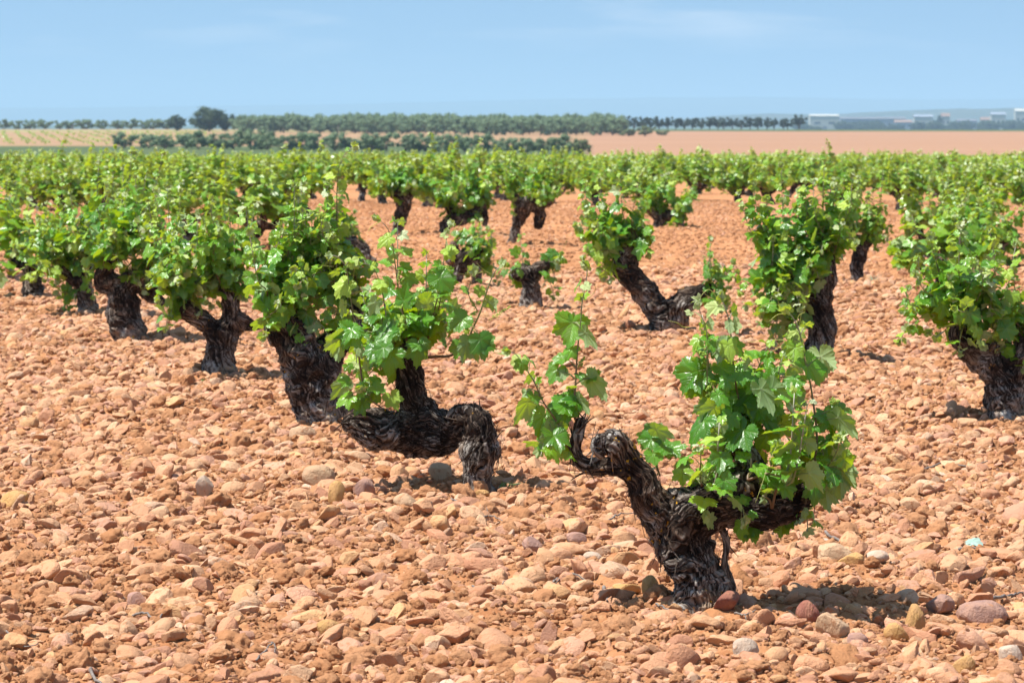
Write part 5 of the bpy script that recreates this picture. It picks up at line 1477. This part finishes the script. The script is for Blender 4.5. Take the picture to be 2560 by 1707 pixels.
twig([(2310, 1138), (2360, 1132), (2420, 1140), (2470, 1142)], 'long grey prune cutting lying on the open soil', 3, [[(2360, 1132), (2380, 1124)]])
twig([(2400, 1364), (2425, 1358), (2450, 1357)], 'short dark broken twig under the pale fallen leaf', 5)
twig([(230, 932), (250, 944), (270, 952)], 'pale straw stalk on the stones near the leaning slim vine', 1.8, mat=M_DRY)
twig([(1960, 1210), (2010, 1196), (2060, 1190)], 'faint grey twig in the soil behind the front vine', 2.5)

twig([(1640, 1545), (1668, 1552), (1700, 1566)], 'dark bark strip dropped just in front of the front trunk foot', 3)
twig([(1836, 1556), (1862, 1562), (1890, 1556)], 'short brown stalk in front of the dark red stone', 3, [[(1862, 1562), (1866, 1572)]])
twig([(1130, 1262), (1150, 1268), (1182, 1262)], 'curved grey cane piece before the foot of the lying vine', 2.6)
twig([(880, 1150), (905, 1160), (940, 1158)], 'dry cane bit under the lying vine trunk', 2.4)
twig([(1180, 1480), (1215, 1492), (1250, 1484), (1262, 1470)], 'bowed brown cane on the stones in the middle of the open ground', 3)
# pale fallen leaf
def fallen():
    Y = ground_Y(1340); p = at(2420, 1340, Y); z = ghz(p[0], Y)
    root = link('fallen_leaf', None, loc=(p[0], Y, z + .03), label='pale blue-green fallen vine leaf lying on the stones', category='leaf')
    mb = MB(LEAF_ATTR); r = np.random.default_rng(4)
    V, F, ve, se = LEAF_MID[2]
    d = unit([-.7, .2, .25]); 
    add_leaf(mb, 'mid', (0.012, 0, 0.0), (.75, -.2, .0), (-.1, -.35, .9), .036, .9, r)
    add_leaf(mb, 'mid', (0.015, 0, 0.0), (-.8, .1, .1), (-.1, -.4, .9), .024, .9, r)
    me = mb.mesh('blade', M_PALELEAF); link('blade', me, root)
    mb = MB(); mb.tube(np.array([[.02, 0, 0], [-.01, .01, -.004], [-.03, .0, .0]]), [.0012, .001, .0008], 5); link('petiole', mb.mesh('petiole', M_PALELEAF), root)
fallen()

def tuft(px, py, n, h, label, mat=M_GRASS, spread=.03, cat='grass tuft', name='grass_tuft', lean=(0, 0)):
    Y = ground_Y(py); p = at(px, py, Y); z = ghz(p[0], Y)
    r = np.random.default_rng(int(px)); mb = MB()
    for k in range(n):
        a = r.uniform(0, 6.28); o = np.array([math.cos(a), math.sin(a), 0]) * r.uniform(0, spread)
        d = np.array([math.cos(a) + lean[0], math.sin(a) + lean[1], 0]) * r.uniform(.3, 1) * h
        H = h * r.uniform(.5, 1)
        P = spline(np.array([o, o + d * .4 + [0, 0, H * .7], o + d + [0, 0, H * .8]]), 7)
        mb.tube(P, np.linspace(.0022, .0005, 7), 4)
    link(name, mb.mesh(name, mat), loc=(p[0], Y, z), label=label, category=cat)
tuft(1258, 1240, 9, .04, 'small bent green grass tuft at the foot of the lying vine', lean=(1.2, 0))
tuft(1432, 1310, 7, .02, 'tiny green seedling on the soil between the two front vines')
tuft(498, 958, 8, .04, 'green weed beside the forked dark trunk')
tuft(2184, 718, 16, .11, 'pale grey-green weed on the open soil right of the wide leafy vine', simple_mat('grey_weed', (.3, .34, .2), (.4, .4, .26), 30, .8))
tuft(2270, 640, 20, .16, 'patch of dry straw grass between the second-row vines', M_DRY, .12, 'dry grass', 'dry_grass')

# ------------------------------------------------------------------ the air
def haze():
    mb = MB(); boxmb(mb, -46000, 46000, -120, 24500, -24, 170)
    m = new_mat('air'); g = NG(m)
    v = g('ShaderNodeVolumePrincipled', {'Color': C(0.46, 0.67, 0.90), 'Density': HAZE, 'Anisotropy': 0.0})
    o = g('ShaderNodeOutputMaterial'); g.l.new(v.outputs[0], o.inputs['Volume'])
    link('haze', mb.mesh('haze', m, False), kind='stuff', label='pale blue summer haze lying over the plain')
HAZE = 0.00014
haze()
